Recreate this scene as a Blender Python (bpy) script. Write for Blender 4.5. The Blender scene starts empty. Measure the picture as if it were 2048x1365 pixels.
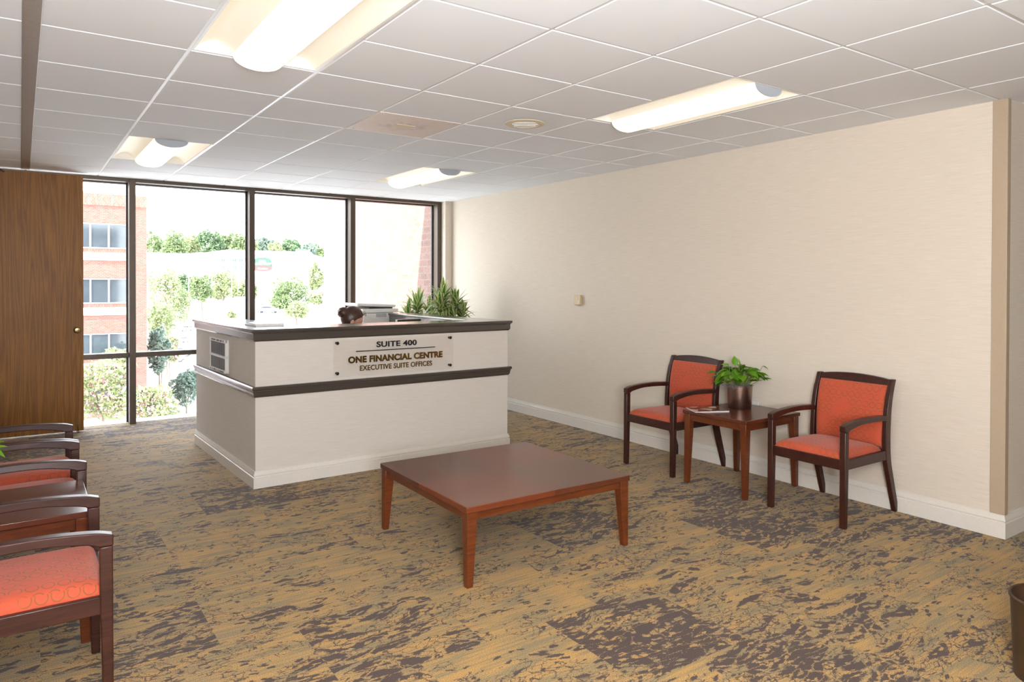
import bpy, bmesh, math, random
import numpy as np
from mathutils import Vector, Matrix, noise as mnoise
PI = math.pi
R = math.radians
random.seed(7)
rng = np.random.default_rng(11)
scene = bpy.context.scene
COL = scene.collection

# ------------------------------------------------------------------ camera numbers (solved from the photograph)
F_PX = 1441.24
CAM = Vector((-0.0417, -3.7155, 1.5020))
c_r = Vector((0.81458, -0.58005, 0.00264)); c_u = Vector((0.00332, 0.00921, 0.99995)); c_f = Vector((0.58004, 0.81453, -0.00943))
CX, CY = 1067.5, 580.85
H = 2.602          # ceiling
XW = 4.692         # right wall
YW = 4.943         # window wall inner face
YC = -1.867        # corner where the right wall ends
T = 0.6096         # ceiling module
XL = -0.45         # left wall
YB = -8.6          # rear wall
XR = 9.6


def ray(px, py):
    return c_f + (px - CX) / F_PX * c_r - (py - CY) / F_PX * c_u


def at_depth(px, py, d):
    return CAM + ray(px, py) * d


# ------------------------------------------------------------------ node helper
class NG:
    def __init__(s, name):
        s.m = bpy.data.materials.new(name); s.m.use_nodes = True
        s.t = s.m.node_tree; s.t.nodes.clear()
        s.out = s.t.nodes.new('ShaderNodeOutputMaterial')

    def n(s, typ, **kw):
        x = s.t.nodes.new(typ)
        for k, v in kw.items():
            setattr(x, k, v)
        return x

    def put(s, sock, v):
        if hasattr(v, 'is_output') or isinstance(v, bpy.types.NodeSocket):
            s.t.links.new(v, sock)
        elif isinstance(v, (tuple, list)) and sock.type == 'RGBA' and len(v) == 3:
            sock.default_value = (*v, 1)
        else:
            sock.default_value = v

    def math(s, op, a, b=0.0, c=0.0, clamp=False):
        x = s.n('ShaderNodeMath', operation=op, use_clamp=clamp)
        s.put(x.inputs[0], a); s.put(x.inputs[1], b); s.put(x.inputs[2], c)
        return x.outputs[0]

    def vmath(s, op, a, b=(0, 0, 0)):
        x = s.n('ShaderNodeVectorMath', operation=op)
        s.put(x.inputs[0], a); s.put(x.inputs[1], b)
        return x.outputs[0]

    def mapr(s, v, a, b, c=0.0, d=1.0, smooth=True):
        x = s.n('ShaderNodeMapRange', interpolation_type='SMOOTHSTEP' if smooth else 'LINEAR')
        s.put(x.inputs[0], v)
        for i, q in enumerate((a, b, c, d)):
            s.put(x.inputs[1 + i], q)
        return x.outputs[0]

    def mix(s, f, a, b, blend='MIX'):
        x = s.n('ShaderNodeMix', data_type='RGBA', blend_type=blend)
        s.put(x.inputs[0], f); s.put(x.inputs[6], a); s.put(x.inputs[7], b)
        return x.outputs[2]

    def noise(s, vec, scale, detail=2, rough=.5, dist=0.0):
        x = s.n('ShaderNodeTexNoise'); s.put(x.inputs['Vector'], vec)
        x.inputs['Scale'].default_value = scale; x.inputs['Detail'].default_value = detail
        x.inputs['Roughness'].default_value = rough; x.inputs['Distortion'].default_value = dist
        return x.outputs['Fac']

    def voro(s, vec, scale, feature='F1', rand=1.0):
        x = s.n('ShaderNodeTexVoronoi', feature=feature); s.put(x.inputs['Vector'], vec)
        x.inputs['Scale'].default_value = scale; x.inputs['Randomness'].default_value = rand
        return x

    def coord(s, which='Object'):
        return s.n('ShaderNodeTexCoord').outputs[which]

    def scale(s, v, sc):
        return s.vmath('MULTIPLY', v, sc)

    def xyz(s, v):
        x = s.n('ShaderNodeSeparateXYZ'); s.put(x.inputs[0], v); return x.outputs

    def comb(s, x, y, z=0.0):
        n = s.n('ShaderNodeCombineXYZ'); s.put(n.inputs[0], x); s.put(n.inputs[1], y); s.put(n.inputs[2], z); return n.outputs[0]

    def bump(s, h, strength=.2, dist=.01):
        b = s.n('ShaderNodeBump'); b.inputs['Strength'].default_value = strength; b.inputs['Distance'].default_value = dist
        s.put(b.inputs['Height'], h); return b.outputs[0]

    def bsdf(s, color, rough=.5, metal=0.0, normal=None, spec=.5, coat=0.0, emis=None, estr=0.0, sheen=0.0, trans=0.0):
        b = s.n('ShaderNodeBsdfPrincipled')
        s.put(b.inputs['Base Color'], color); s.put(b.inputs['Roughness'], rough); s.put(b.inputs['Metallic'], metal)
        b.inputs['Specular IOR Level'].default_value = spec
        b.inputs['Coat Weight'].default_value = coat; b.inputs['Coat Roughness'].default_value = .12
        b.inputs['Sheen Weight'].default_value = sheen
        if normal is not None: s.put(b.inputs['Normal'], normal)
        if emis is not None:
            s.put(b.inputs['Emission Color'], emis); b.inputs['Emission Strength'].default_value = estr
        s.t.links.new(b.outputs[0], s.out.inputs[0])
        return s.m


def plain(name, col, rough=.5, metal=0.0, spec=.5, coat=0.0, emis=None, estr=0.0, grain=0.06, gs=60):
    g = NG(name)
    n = g.noise(g.coord('Object'), gs, 3, .6)
    k = g.mapr(n, .3, .7, 1 - grain, 1 + grain)
    c = g.vmath('MULTIPLY', (col[0], col[1], col[2]), g.comb(k, k, k))
    return g.bsdf(c, rough, metal, spec=spec, coat=coat, emis=emis, estr=estr)


# ------------------------------------------------------------------ materials
def wood(name, base, hi, rough=.3, coat=.25, sc=(3, 40, 40)):
    g = NG(name)
    uv = g.coord('Object')
    n = g.noise(g.scale(uv, sc), 1.6, 6, .62, 1.2)
    n2 = g.noise(uv, 9, 3, .6)
    f = g.mapr(g.math('ADD', g.math('MULTIPLY', n, .75), g.math('MULTIPLY', n2, .25)), .32, .7)
    c = g.mix(f, base, hi)
    return g.bsdf(c, rough, normal=g.bump(n, .05, .002), coat=coat, spec=.38)


M = {}
M['espresso'] = wood('espresso_wood', (.024, .0068, .0045), (.054, .0155, .0095), .36, .06)
M['cherry'] = wood('cherry_wood', (.080, .0185, .0055), (.155, .037, .0098), .3, .12)
M['cherry_top'] = None


def tabletop_mat(name, half, quad):
    g = NG(name)
    co = g.coord('Object'); x, y, z = g.xyz(co)
    sg = g.math('MULTIPLY', g.math('SIGN', g.math('SUBTRACT', x, half)), g.math('SIGN', g.math('SUBTRACT', y, half)))
    q = g.mapr(sg, -.1, .1, 0, 1)
    na = g.noise(g.scale(co, (4, 60, 10)), 1.5, 5, .6, .8)
    nb = g.noise(g.scale(co, (60, 4, 10)), 1.5, 5, .6, .8)
    f = g.math('ADD', g.math('MULTIPLY', na, g.math('SUBTRACT', 1.0, q)), g.math('MULTIPLY', nb, q))
    c1 = g.mix(f, (.070, .017, .008), (.115, .031, .0125))
    c2 = g.mix(f, (.105, .023, .009), (.170, .038, .0135)) if quad else c1
    c = g.mix(q, c1, c2)
    g2 = g.bsdf(c, .24, normal=g.bump(f, .03, .001), coat=.08, spec=.42)
    return g2


M['coffee_top'] = tabletop_mat('coffee_table_veneer', .535, True)
M['side_top'] = tabletop_mat('side_table_veneer', .31, False)


def orange_fabric():
    g = NG('orange_ring_fabric')
    uv = g.coord('UV'); u, v, _ = g.xyz(uv)
    row = g.math('FLOOR', g.math('DIVIDE', v, .052))
    sh = g.math('MULTIPLY', g.math('FRACT', g.math('MULTIPLY', row, .37)), .046)
    a = g.math('SUBTRACT', g.math('FRACT', g.math('DIVIDE', g.math('ADD', u, sh), .046)), .5)
    b = g.math('SUBTRACT', g.math('FRACT', g.math('DIVIDE', v, .052)), .5)
    d = g.math('SQRT', g.math('ADD', g.math('MULTIPLY', a, a), g.math('MULTIPLY', g.math('MULTIPLY', b, b), 1.2)))
    ring = g.math('SUBTRACT', 1.0, g.mapr(g.math('ABSOLUTE', g.math('SUBTRACT', d, .40)), .03, .06), clamp=True)
    gate = g.mapr(g.noise(g.scale(uv, (1, 1.8, 1)), 7.0, 1), .35, .5)
    ring = g.math('MULTIPLY', g.math('MULTIPLY', ring, gate), .85)
    weave = g.noise(g.scale(uv, (900, 900, 1)), 1, 2)
    base = g.mix(weave, (.41, .062, .027), (.52, .092, .043))
    c = g.mix(ring, base, (.20, .080, .024))
    return g.bsdf(c, .82, normal=g.bump(weave, .12, .001), spec=.25, sheen=.15)


M['orange'] = orange_fabric()


def wallpaper(name, a, b):
    g = NG(name)
    uv = g.coord('UV')
    n1 = g.noise(g.scale(uv, (6, 320, 1)), 1, 4, .7)
    n2 = g.noise(g.scale(uv, (180, 700, 1)), 1, 2, .6)
    f = g.math('ADD', g.math('MULTIPLY', n1, .7), g.math('MULTIPLY', n2, .3))
    c = g.mix(g.mapr(f, .32, .68), a, b)
    return g.bsdf(c, .75, normal=g.bump(f, .18, .001), spec=.3)


M['wall'] = wallpaper('grasscloth_wallpaper', (.61, .535, .445), (.715, .645, .55))
M['desk_paper'] = wallpaper('linen_wallpaper', (.60, .55, .495), (.70, .655, .60))
M['trim'] = plain('cream_trim_paint', (.72, .68, .62), .35, grain=.02)
M['tan'] = plain('tan_paint', (.40, .315, .225), .5, grain=.02)
M['left_wall'] = plain('plain_wall_paint', (.62, .56, .48), .7, grain=.02)
M['bronze'] = plain('bronze_anodised_frame', (.085, .060, .042), .38, .3, grain=.03)
M['gasket'] = plain('black_gasket', (.012, .012, .013), .5)
M['counter'] = plain('dark_taupe_lacquer', (.060, .049, .041), .22, spec=.6, coat=.3, grain=.08, gs=160)
M['tile'] = None
M['tee'] = plain('white_ceiling_tee', (.62, .61, .61), .3, grain=.01)
M['track'] = plain('grey_partition_track', (.34, .30, .27), .4, .2)
M['white_metal'] = plain('white_enamel', (.80, .79, .76), .35, grain=.01)
M['endcap'] = plain('grey_end_plate', (.42, .45, .50), .5, grain=.02)
M['black'] = plain('black_plastic', (.012, .012, .012), .35)
M['letter_black'] = plain('black_letter_vinyl', (.010, .009, .010), .4)
M['gold'] = plain('mirror_gold_letter', (.36, .25, .07), .22, 1.0, grain=.25, gs=18)
M['white_plastic'] = plain('printer_off_white', (.70, .69, .66), .4, grain=.02)
M['grey_plastic'] = plain('printer_grey', (.38, .38, .38), .4, grain=.03)
M['paper'] = plain('white_paper', (.82, .82, .82), .35, grain=.03)
M['brass'] = plain('antique_brass', (.24, .16, .07), .28, 1.0)
M['skin'] = plain('skin', (.58, .30, .21), .5, grain=.04, gs=30)
M['blouse'] = plain('dark_blouse', (.03, .03, .045), .8)
M['trousers'] = plain('dark_trousers', (.02, .02, .025), .8)
M['soil'] = plain('grey_moss', (.20, .19, .20), .9, grain=.5, gs=150)
M['stem'] = plain('green_stem', (.20, .25, .06), .5)
M['ceramic'] = plain('brown_planter', (.09, .06, .045), .4)
M['beige'] = plain('almond_plastic', (.56, .43, .25), .4, grain=.04)
M['speaker_rim'] = plain('cream_speaker_ring', (.72, .62, .46), .5, grain=.03)
M['cabinet'] = plain('taupe_laminate', (.30, .25, .21), .4)
M['bin'] = plain('dark_brown_bin', (.045, .022, .010), .45)
M['chrome'] = plain('brushed_steel', (.55, .55, .55), .3, 1.0)


def hair_mat():
    g = NG('dark_brown_hair')
    n = g.noise(g.scale(g.coord('Object'), (60, 60, 14)), 1.5, 3, .6)
    c = g.mix(n, (.018, .007, .004), (.07, .026, .014))
    return g.bsdf(c, .42, normal=g.bump(n, .5, .004))


M['hair'] = hair_mat()


def tile_mat():
    g = NG('mineral_fibre_tile')
    n = g.noise(g.coord('Object'), 420, 3, .7)
    c = g.mix(n, (.78, .805, .845), (.86, .885, .92))
    return g.bsdf(c, .85, normal=g.bump(n, .1, .001), spec=.2)


M['tile'] = tile_mat()


def oak_mat():
    g = NG('oak_veneer_door')
    uv = g.coord('UV')
    w = g.noise(g.scale(uv, (7, .28, 1)), 1.0, 2, .5, .4)
    band = g.math('FRACT', g.math('MULTIPLY', w, 15.0))
    band = g.math('ABSOLUTE', g.math('SUBTRACT', band, .5))
    fine = g.noise(g.scale(uv, (300, 5, 1)), 1, 4, .7)
    f = g.math('ADD', g.math('MULTIPLY', band, .5), g.math('MULTIPLY', fine, .8))
    c = g.mix(g.mapr(f, .25, .85), (.155, .055, .004), (.33, .138, .012))
    return g.bsdf(c, .45, normal=g.bump(fine, .06, .001), spec=.3)


M['oak'] = oak_mat()


def carpet_mat():
    g = NG('patterned_carpet_tile')
    at = g.n('ShaderNodeAttribute', attribute_name='dark').outputs['Fac']
    rn = g.n('ShaderNodeAttribute', attribute_name='rnd').outputs['Fac']
    co = g.coord('Object'); x, y, z = g.xyz(co)
    off = g.math('MULTIPLY', rn, 83.0)
    p = g.comb(g.math('ADD', x, off), g.math('ADD', y, g.math('MULTIPLY', rn, 41.0)), 0.0)
    p0 = g.comb(x, y, 0.0)
    # slow warp so the pattern does not run ruler-straight, fine warp for ragged edges
    w1 = g.math('MULTIPLY', g.math('SUBTRACT', g.noise(p, 2.2, 2), .5), .22)
    w2 = g.math('MULTIPLY', g.math('SUBTRACT', g.noise(p, 34.0, 4, .75), .5), .034)
    w3 = g.math('MULTIPLY', g.math('SUBTRACT', g.noise(g.vmath('ADD', p, (7, 3, 0)), 26.0, 4, .75), .5), .050)
    yw = g.math('ADD', g.math('ADD', g.math('ADD', y, g.math('MULTIPLY', rn, 41.0)), w1), w2)
    pw = g.comb(g.math('ADD', g.math('ADD', x, off), w3), yw, 0.0)
    big = g.math('SUBTRACT', g.noise(g.scale(p, (.7, 1, 1)), 3.0, 2, .5), .5)
    den = g.math('ADD', at, g.math('MULTIPLY', big, 1.5))
    # leaf-shaped brown patches (large cells) parted by light veins, pierced by small light flecks
    sA, sB, sC = g.scale(pw, (.25, 1.0, 1)), g.scale(pw, (.42, 1.0, 1)), g.scale(pw, (.5, 1.0, 1))
    cA = g.xyz(g.voro(sA, 23.0).outputs['Color'])[0]; eA = g.voro(sA, 23.0, 'DISTANCE_TO_EDGE').outputs['Distance']
    cB = g.xyz(g.voro(sB, 60.0).outputs['Color'])[1]; eB = g.voro(sB, 60.0, 'DISTANCE_TO_EDGE').outputs['Distance']
    eC = g.voro(sC, 34.0, 'DISTANCE_TO_EDGE').outputs['Distance']
    rag = g.math('MULTIPLY', g.math('SUBTRACT', g.noise(p, 120, 2, .7), .5), .12)
    patch_on = g.mapr(g.math('SUBTRACT', g.math('SUBTRACT', g.math('MULTIPLY', den, 1.22), .27), cA), -.01, .02)
    vein = g.mapr(g.math('ADD', g.math('ADD', eA, rag), g.math('MULTIPLY', g.math('SUBTRACT', at, .5), .06)), .025, .05)
    fleck = g.math('SUBTRACT', 1.0, g.math('MULTIPLY', g.mapr(cB, .72, .74), g.mapr(g.math('ADD', eB, rag), .05, .10)))
    dk = g.math('MULTIPLY', g.math('MULTIPLY', patch_on, vein), fleck)
    # small brown spots and twig lines on the light ground
    spot = g.math('MULTIPLY', g.mapr(g.math('SUBTRACT', g.math('ADD', .05, g.math('MULTIPLY', den, .22)), cB), -.005, .01), g.mapr(g.math('ADD', eB, rag), .06, .12))
    on = g.noise(g.scale(p, (.6, 1, 1)), 5.0, 3, .6)
    twig_on = g.mapr(g.math('ADD', on, g.math('MULTIPLY', den, .14)), .51, .57)
    tA = g.math('SUBTRACT', 1.0, g.mapr(g.math('ADD', eA, rag), -.015, .03))
    tC = g.math('SUBTRACT', 1.0, g.mapr(g.math('ADD', eC, rag), .0, .055))
    tw = g.math('MULTIPLY', g.math('MAXIMUM', tA, tC), twig_on)
    tw = g.math('MULTIPLY', tw, g.math('SUBTRACT', 1.0, patch_on))
    dk = g.math('MAXIMUM', g.math('MAXIMUM', dk, spot), g.mapr(tw, .25, .6), clamp=True)
    streak = g.math('ADD', g.math('MULTIPLY', g.noise(g.scale(p, (1.2, 120, 1)), 1, 2, .6), .5), g.math('MULTIPLY', g.noise(g.scale(p, (2.5, 45, 1)), 1, 3, .6), .5))
    patch = g.noise(g.scale(p, (1.3, 4.5, 1)), 2.6, 3, .6)
    f = g.mapr(g.math('ADD', g.math('MULTIPLY', streak, .62), g.math('MULTIPLY', patch, .38)), .42, .58)
    light = g.mix(f, (.215, .160, .078), (.395, .225, .066))
    darkc = (.058, .035, .027)
    pile = g.noise(p0, 230, 3, .8)
    c = g.mix(dk, light, darkc)
    k = g.mapr(pile, .30, .70, .45, 1.55)
    c = g.vmath('MULTIPLY', c, g.comb(k, k, k))
    return g.bsdf(c, .8, normal=g.bump(pile, .35, .003), spec=.22, sheen=.12)


M['carpet'] = carpet_mat()


def glass_mat(name, tint, gloss=1.0):
    g = NG(name)
    tr = g.n('ShaderNodeBsdfTransparent'); tr.inputs[0].default_value = (*tint, 1)
    gl = g.n('ShaderNodeBsdfGlossy'); gl.inputs['Roughness'].default_value = .02
    fr = g.n('ShaderNodeFresnel'); fr.inputs[0].default_value = 1.45
    mx = g.n('ShaderNodeMixShader')
    g.t.links.new(g.math('MULTIPLY', fr.outputs[0], gloss), mx.inputs[0])
    g.t.links.new(tr.outputs[0], mx.inputs[1]); g.t.links.new(gl.outputs[0], mx.inputs[2])
    g.t.links.new(mx.outputs[0], g.out.inputs[0])
    return g.m


M['glass'] = glass_mat('window_glass', (.975, .985, .98), .08)
M['acrylic'] = glass_mat('clear_acrylic', (.99, .985, .98), .30)


def brick_mat(name, c1, c2, mortar, bw, bh, soldier=False):
    g = NG(name)
    uv = g.coord('UV')
    b = g.n('ShaderNodeTexBrick')
    u, v, _ = g.xyz(uv)
    g.put(b.inputs['Vector'], g.comb(v, u, 0.0) if soldier else uv)
    b.inputs['Scale'].default_value = 1.0
    b.inputs['Brick Width'].default_value = bw; b.inputs['Row Height'].default_value = bh
    b.inputs['Mortar Size'].default_value = .008; b.inputs['Mortar Smooth'].default_value = .1
    b.inputs['Bias'].default_value = 0
    g.put(b.inputs['Color1'], c1); g.put(b.inputs['Color2'], c2); g.put(b.inputs['Mortar'], mortar)
    n = g.noise(uv, 30, 3, .6)
    k = g.mapr(n, .3, .7, .85, 1.15)
    c = g.vmath('MULTIPLY', b.outputs['Color'], g.comb(k, k, k))
    return g.bsdf(c, .85, normal=g.bump(b.outputs['Fac'], -.3, .01))


M['brick'] = brick_mat('red_brown_brick', (.180, .105, .084), (.225, .132, .105), (.215, .155, .13), .21, .097)
M['brick_far'] = brick_mat('pink_red_brick', (.175, .065, .048), (.235, .10, .075), (.24, .155, .125), .22, .085)
M['soldier'] = brick_mat('soldier_course_brick', (.19, .07, .05), (.26, .115, .08), (.27, .19, .155), .22, .085, True)
M['stone'] = plain('white_stone_band', (.80, .78, .74), .7, grain=.03, gs=4)
M['dark_glass'] = plain('tinted_glass', (.05, .065, .075), .06, spec=.9, grain=.2, gs=.4)
M['blue_glass'] = plain('blue_grey_glass', (.07, .12, .17), .3, grain=.1, gs=1)
M['alu'] = plain('pale_aluminium', (.50, .50, .52), .4, .4)
M['stucco'] = plain('white_stucco', (.82, .82, .80), .8, grain=.03, gs=1)
M['roof'] = plain('pale_grey_roof', (.62, .62, .63), .8, grain=.06, gs=1)
M['asphalt'] = plain('pale_asphalt', (.46, .45, .43), .9, grain=.08, gs=.6)
M['grass'] = plain('mown_grass', (.30, .36, .14), .9, grain=.2, gs=.5)
M['bark'] = plain('brown_bark', (.20, .14, .10), .9, grain=.2, gs=20)
M['green_sign'] = plain('green_sign_face', (.030, .088, .058), .6)
M['red_sign'] = plain('red_sign_face', (.15, .05, .048), .6)
M['tire'] = plain('black_tyre', (.02, .02, .02), .7)
M['mulch'] = plain('rust_mulch', (.34, .16, .09), .9, grain=.3, gs=3)


def leaf_mat(name, a, b, c=None, frac=.0, rough=.45, transl=.35):
    g = NG(name)
    rn = g.n('ShaderNodeAttribute', attribute_name='rnd').outputs['Fac']
    col = g.mix(rn, a, b)
    if c is not None:
        col = g.mix(g.mapr(rn, 1 - frac - .01, 1 - frac + .01), col, c)
    p = g.n('ShaderNodeBsdfPrincipled'); g.put(p.inputs['Base Color'], col); p.inputs['Roughness'].default_value = rough
    p.inputs['Specular IOR Level'].default_value = .35
    t = g.n('ShaderNodeBsdfTranslucent'); g.put(t.inputs[0], col)
    mx = g.n('ShaderNodeMixShader'); mx.inputs[0].default_value = transl
    g.t.links.new(p.outputs[0], mx.inputs[1]); g.t.links.new(t.outputs[0], mx.inputs[2])
    g.t.links.new(mx.outputs[0], g.out.inputs[0])
    return g.m


M['leaf_light'] = leaf_mat('light_green_leaf', (.20, .245, .105), (.37, .40, .215))  # outdoor leaf greens are paled and greyed in the colour, standing in for haze
M['leaf_mid'] = leaf_mat('mid_green_leaf', (.12, .18, .075), (.28, .33, .155))
M['leaf_dark'] = leaf_mat('deep_green_leaf', (.085, .15, .075), (.20, .265, .135))
M['leaf_grey'] = leaf_mat('grey_green_leaf', (.15, .21, .165), (.28, .34, .26))
M['leaf_pink'] = leaf_mat('blossoming_leaf', (.19, .25, .10), (.35, .39, .19), (.62, .34, .38), .24)
M['leaf_pothos'] = leaf_mat('pothos_leaf', (.05, .17, .008), (.20, .42, .02), rough=.25, transl=.25)


def dracaena_leaf():
    g = NG('striped_dracaena_leaf')
    uv = g.coord('UV'); u, v, _ = g.xyz(uv)
    e = g.math('ABSOLUTE', u)
    f = g.mapr(e, .50, .62)
    rn = g.n('ShaderNodeAttribute', attribute_name='rnd').outputs['Fac']
    mid = g.mix(rn, (.06, .16, .03), (.15, .28, .07))
    col = g.mix(f, mid, (.58, .60, .26))
    p = g.n('ShaderNodeBsdfPrincipled'); g.put(p.inputs['Base Color'], col); p.inputs['Roughness'].default_value = .3
    t = g.n('ShaderNodeBsdfTranslucent'); g.put(t.inputs[0], col)
    mx = g.n('ShaderNodeMixShader'); mx.inputs[0].default_value = .3
    g.t.links.new(p.outputs[0], mx.inputs[1]); g.t.links.new(t.outputs[0], mx.inputs[2])
    g.t.links.new(mx.outputs[0], g.out.inputs[0])
    return g.m


M['leaf_striped'] = dracaena_leaf()


def pot_mat():
    g = NG('brushed_bronze_pot')
    co = g.coord('Object')
    n = g.noise(g.scale(co, (8, 8, 500)), 1, 2)
    c = g.mix(n, (.26, .17, .135), (.36, .25, .20))
    return g.bsdf(c, .33, 1.0, normal=g.bump(n, .08, .001))


M['pot'] = pot_mat()


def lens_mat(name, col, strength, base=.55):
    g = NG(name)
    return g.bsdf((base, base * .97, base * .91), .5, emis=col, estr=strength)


M['lens'] = lens_mat('lit_basket_lens', (1.0, .83, .58), 1.7)
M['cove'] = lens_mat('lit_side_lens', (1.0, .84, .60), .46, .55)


def grille_mat():
    g = NG('perforated_return_grille')
    uv = g.coord('UV'); u, v, _ = g.xyz(uv)
    a = g.math('SUBTRACT', g.math('FRACT', g.math('DIVIDE', u, .0125)), .5)
    b = g.math('SUBTRACT', g.math('FRACT', g.math('DIVIDE', v, .0125)), .5)
    d = g.math('SQRT', g.math('ADD', g.math('MULTIPLY', a, a), g.math('MULTIPLY', b, b)))
    hole = g.math('SUBTRACT', 1.0, g.mapr(d, .24, .30), clamp=True)
    # dust that has settled around the middle damper
    cu = u; cv = v
    r = g.math('SQRT', g.math('ADD', g.math('MULTIPLY', cu, cu), g.math('MULTIPLY', cv, cv)))
    dust = g.math('MULTIPLY', g.math('SUBTRACT', 1.0, g.mapr(r, .05, .26), clamp=True), g.mapr(g.noise(uv, 11, 4, .7), .42, .62))
    c = g.mix(hole, (.86, .77, .72), (.55, .47, .42))
    c = g.mix(g.math('MULTIPLY', dust, .45), c, (.25, .20, .17))
    return g.bsdf(c, .5)


M['grille'] = grille_mat()


def cover_mat(name, a, b, c):
    g = NG(name)
    uv = g.coord('UV')
    vv = g.voro(uv, 16, 'F1'); vv.distance = 'CHEBYCHEV'
    k = g.xyz(vv.outputs['Color'])[0]
    col = g.mix(g.mapr(k, .34, .36), a, b)
    col = g.mix(g.mapr(k, .68, .70), col, c)
    return g.bsdf(col, .2, coat=.4)


M['cover'] = cover_mat('brown_magazine_cover', (.36, .13, .06), (.09, .05, .035), (.72, .68, .62))


# ------------------------------------------------------------------ mesh helpers
class MB:
    def __init__(s):
        s.v = []; s.f = []; s.uv = {}; s.r = {}

    def add(s, verts, faces):
        o = len(s.v); s.v += [tuple(p) for p in verts]
        k0 = len(s.f)
        s.f += [tuple(i + o for i in q) for q in faces]
        return k0

    def box(s, x0, y0, z0, x1, y1, z1, mt=None):
        vs = [Vector((x, y, z)) for z in (z0, z1) for y in (y0, y1) for x in (x0, x1)]
        if mt: vs = [mt @ q for q in vs]
        s.add(vs, [(0, 2, 3, 1), (4, 5, 7, 6), (0, 1, 5, 4), (2, 6, 7, 3), (0, 4, 6, 2), (1, 3, 7, 5)])
        return s

    def taper(s, cx, cy, z0, z1, w0, w1, d0=None, d1=None, dx=0, dy=0):
        d0 = d0 or w0; d1 = d1 or w1
        vs = [(cx + a * w0 / 2, cy + b * d0 / 2, z0) for b in (-1, 1) for a in (-1, 1)] + \
             [(cx + dx + a * w1 / 2, cy + dy + b * d1 / 2, z1) for b in (-1, 1) for a in (-1, 1)]
        s.add(vs, [(0, 2, 3, 1), (4, 5, 7, 6), (0, 1, 5, 4), (2, 6, 7, 3), (0, 4, 6, 2), (1, 3, 7, 5)])
        return s

    def prism(s, poly, axis, a, b, mt=None):
        """poly: outline in the plane normal to axis; extruded a..b"""
        n = len(poly)
        def P(q, t):
            return Vector({'x': (t, q[0], q[1]), 'y': (q[0], t, q[1]), 'z': (q[0], q[1], t)}[axis])
        vs = [P(q, a) for q in poly] + [P(q, b) for q in poly]
        if mt: vs = [mt @ q for q in vs]
        s.add(vs, [tuple(range(n - 1, -1, -1)), tuple(range(n, 2 * n))] + [(i, (i + 1) % n, n + (i + 1) % n, n + i) for i in range(n)])
        return s

    def lathe(s, prof, c=(0, 0, 0), n=28, sx=1, sy=1, closed=False):
        o = []
        for r, z in prof:
            for k in range(n):
                t = 2 * PI * k / n; o.append((c[0] + r * sx * math.cos(t), c[1] + r * sy * math.sin(t), c[2] + z))
        fs = []
        m = len(prof)
        for i in range(m - 1 + (1 if closed else 0)):
            j = (i + 1) % m
            for k in range(n):
                k2 = (k + 1) % n
                fs.append((i * n + k, i * n + k2, j * n + k2, j * n + k))
        if not closed:
            fs.append(tuple(range(n - 1, -1, -1))); fs.append(tuple((m - 1) * n + k for k in range(n)))
        s.add(o, fs); return s

    def tube(s, pts, r, n=8, rz=None):
        pts = [Vector(p) for p in pts]
        rs = r if isinstance(r, (list, tuple)) else [r] * len(pts)
        vs = []
        up = Vector((0, 0, 1))
        for i, p in enumerate(pts):
            t = (pts[min(i + 1, len(pts) - 1)] - pts[max(i - 1, 0)]).normalized()
            a = t.cross(up)
            if a.length < 1e-3: a = t.cross(Vector((1, 0, 0)))
            a.normalize(); b = t.cross(a)
            for k in range(n):
                q = 2 * PI * k / n
                vs.append(p + (a * math.cos(q) + b * math.sin(q)) * rs[i])
        fs = []
        for i in range(len(pts) - 1):
            for k in range(n):
                k2 = (k + 1) % n
                fs.append((i * n + k, i * n + k2, (i + 1) * n + k2, (i + 1) * n + k))
        m = len(pts) - 1
        fs.append(tuple(range(n - 1, -1, -1))); fs.append(tuple(m * n + k for k in range(n)))
        s.add(vs, fs); return s

    def ball(s, c, r, sx=1, sy=1, sz=1, n=16, m=10, mt=None):
        vs = []; fs = []
        for i in range(m + 1):
            a = PI * i / m
            for k in range(n):
                t = 2 * PI * k / n
                q = Vector((r * sx * math.sin(a) * math.cos(t), r * sy * math.sin(a) * math.sin(t), r * sz * math.cos(a)))
                if mt: q = mt @ q
                vs.append(Vector(c) + q)
        for i in range(m):
            for k in range(n):
                k2 = (k + 1) % n
                fs.append((i * n + k, (i + 1) * n + k, (i + 1) * n + k2, i * n + k2))
        s.add(vs, fs); return s

    def grid(s, fn, nu, nv, flip=False):
        vs = [fn(i / nu, j / nv) for j in range(nv + 1) for i in range(nu + 1)]
        fs = []
        for j in range(nv):
            for i in range(nu):
                a = j * (nu + 1) + i; q = (a, a + 1, a + nu + 2, a + nu + 1)
                fs.append(q[::-1] if flip else q)
        s.add(vs, fs); return s

    def build(s, name, mat, parent=None, bevel=0.0, smooth=35, loc=None, mats=None, seg=2):
        me = bpy.data.meshes.new(name); me.from_pydata([tuple(p) for p in s.v], [], s.f); me.update()
        bm = bmesh.new(); bm.from_mesh(me); bmesh.ops.remove_doubles(bm, verts=bm.verts, dist=1e-6)
        bmesh.ops.recalc_face_normals(bm, faces=bm.faces); bm.to_mesh(me); bm.free()
        box_uv(me)
        me.materials.append(mat)
        o = bpy.data.objects.new(name, me); COL.objects.link(o)
        if parent: o.parent = parent
        if loc: o.location = loc
        if smooth:
            me.polygons.foreach_set('use_smooth', [True] * len(me.polygons)); me.set_sharp_from_angle(angle=R(smooth))
        if bevel:
            b = o.modifiers.new('Bevel', 'BEVEL'); b.width = bevel; b.segments = seg; b.limit_method = 'ANGLE'; b.angle_limit = R(40)
            b.harden_normals = False
        return o


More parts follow.
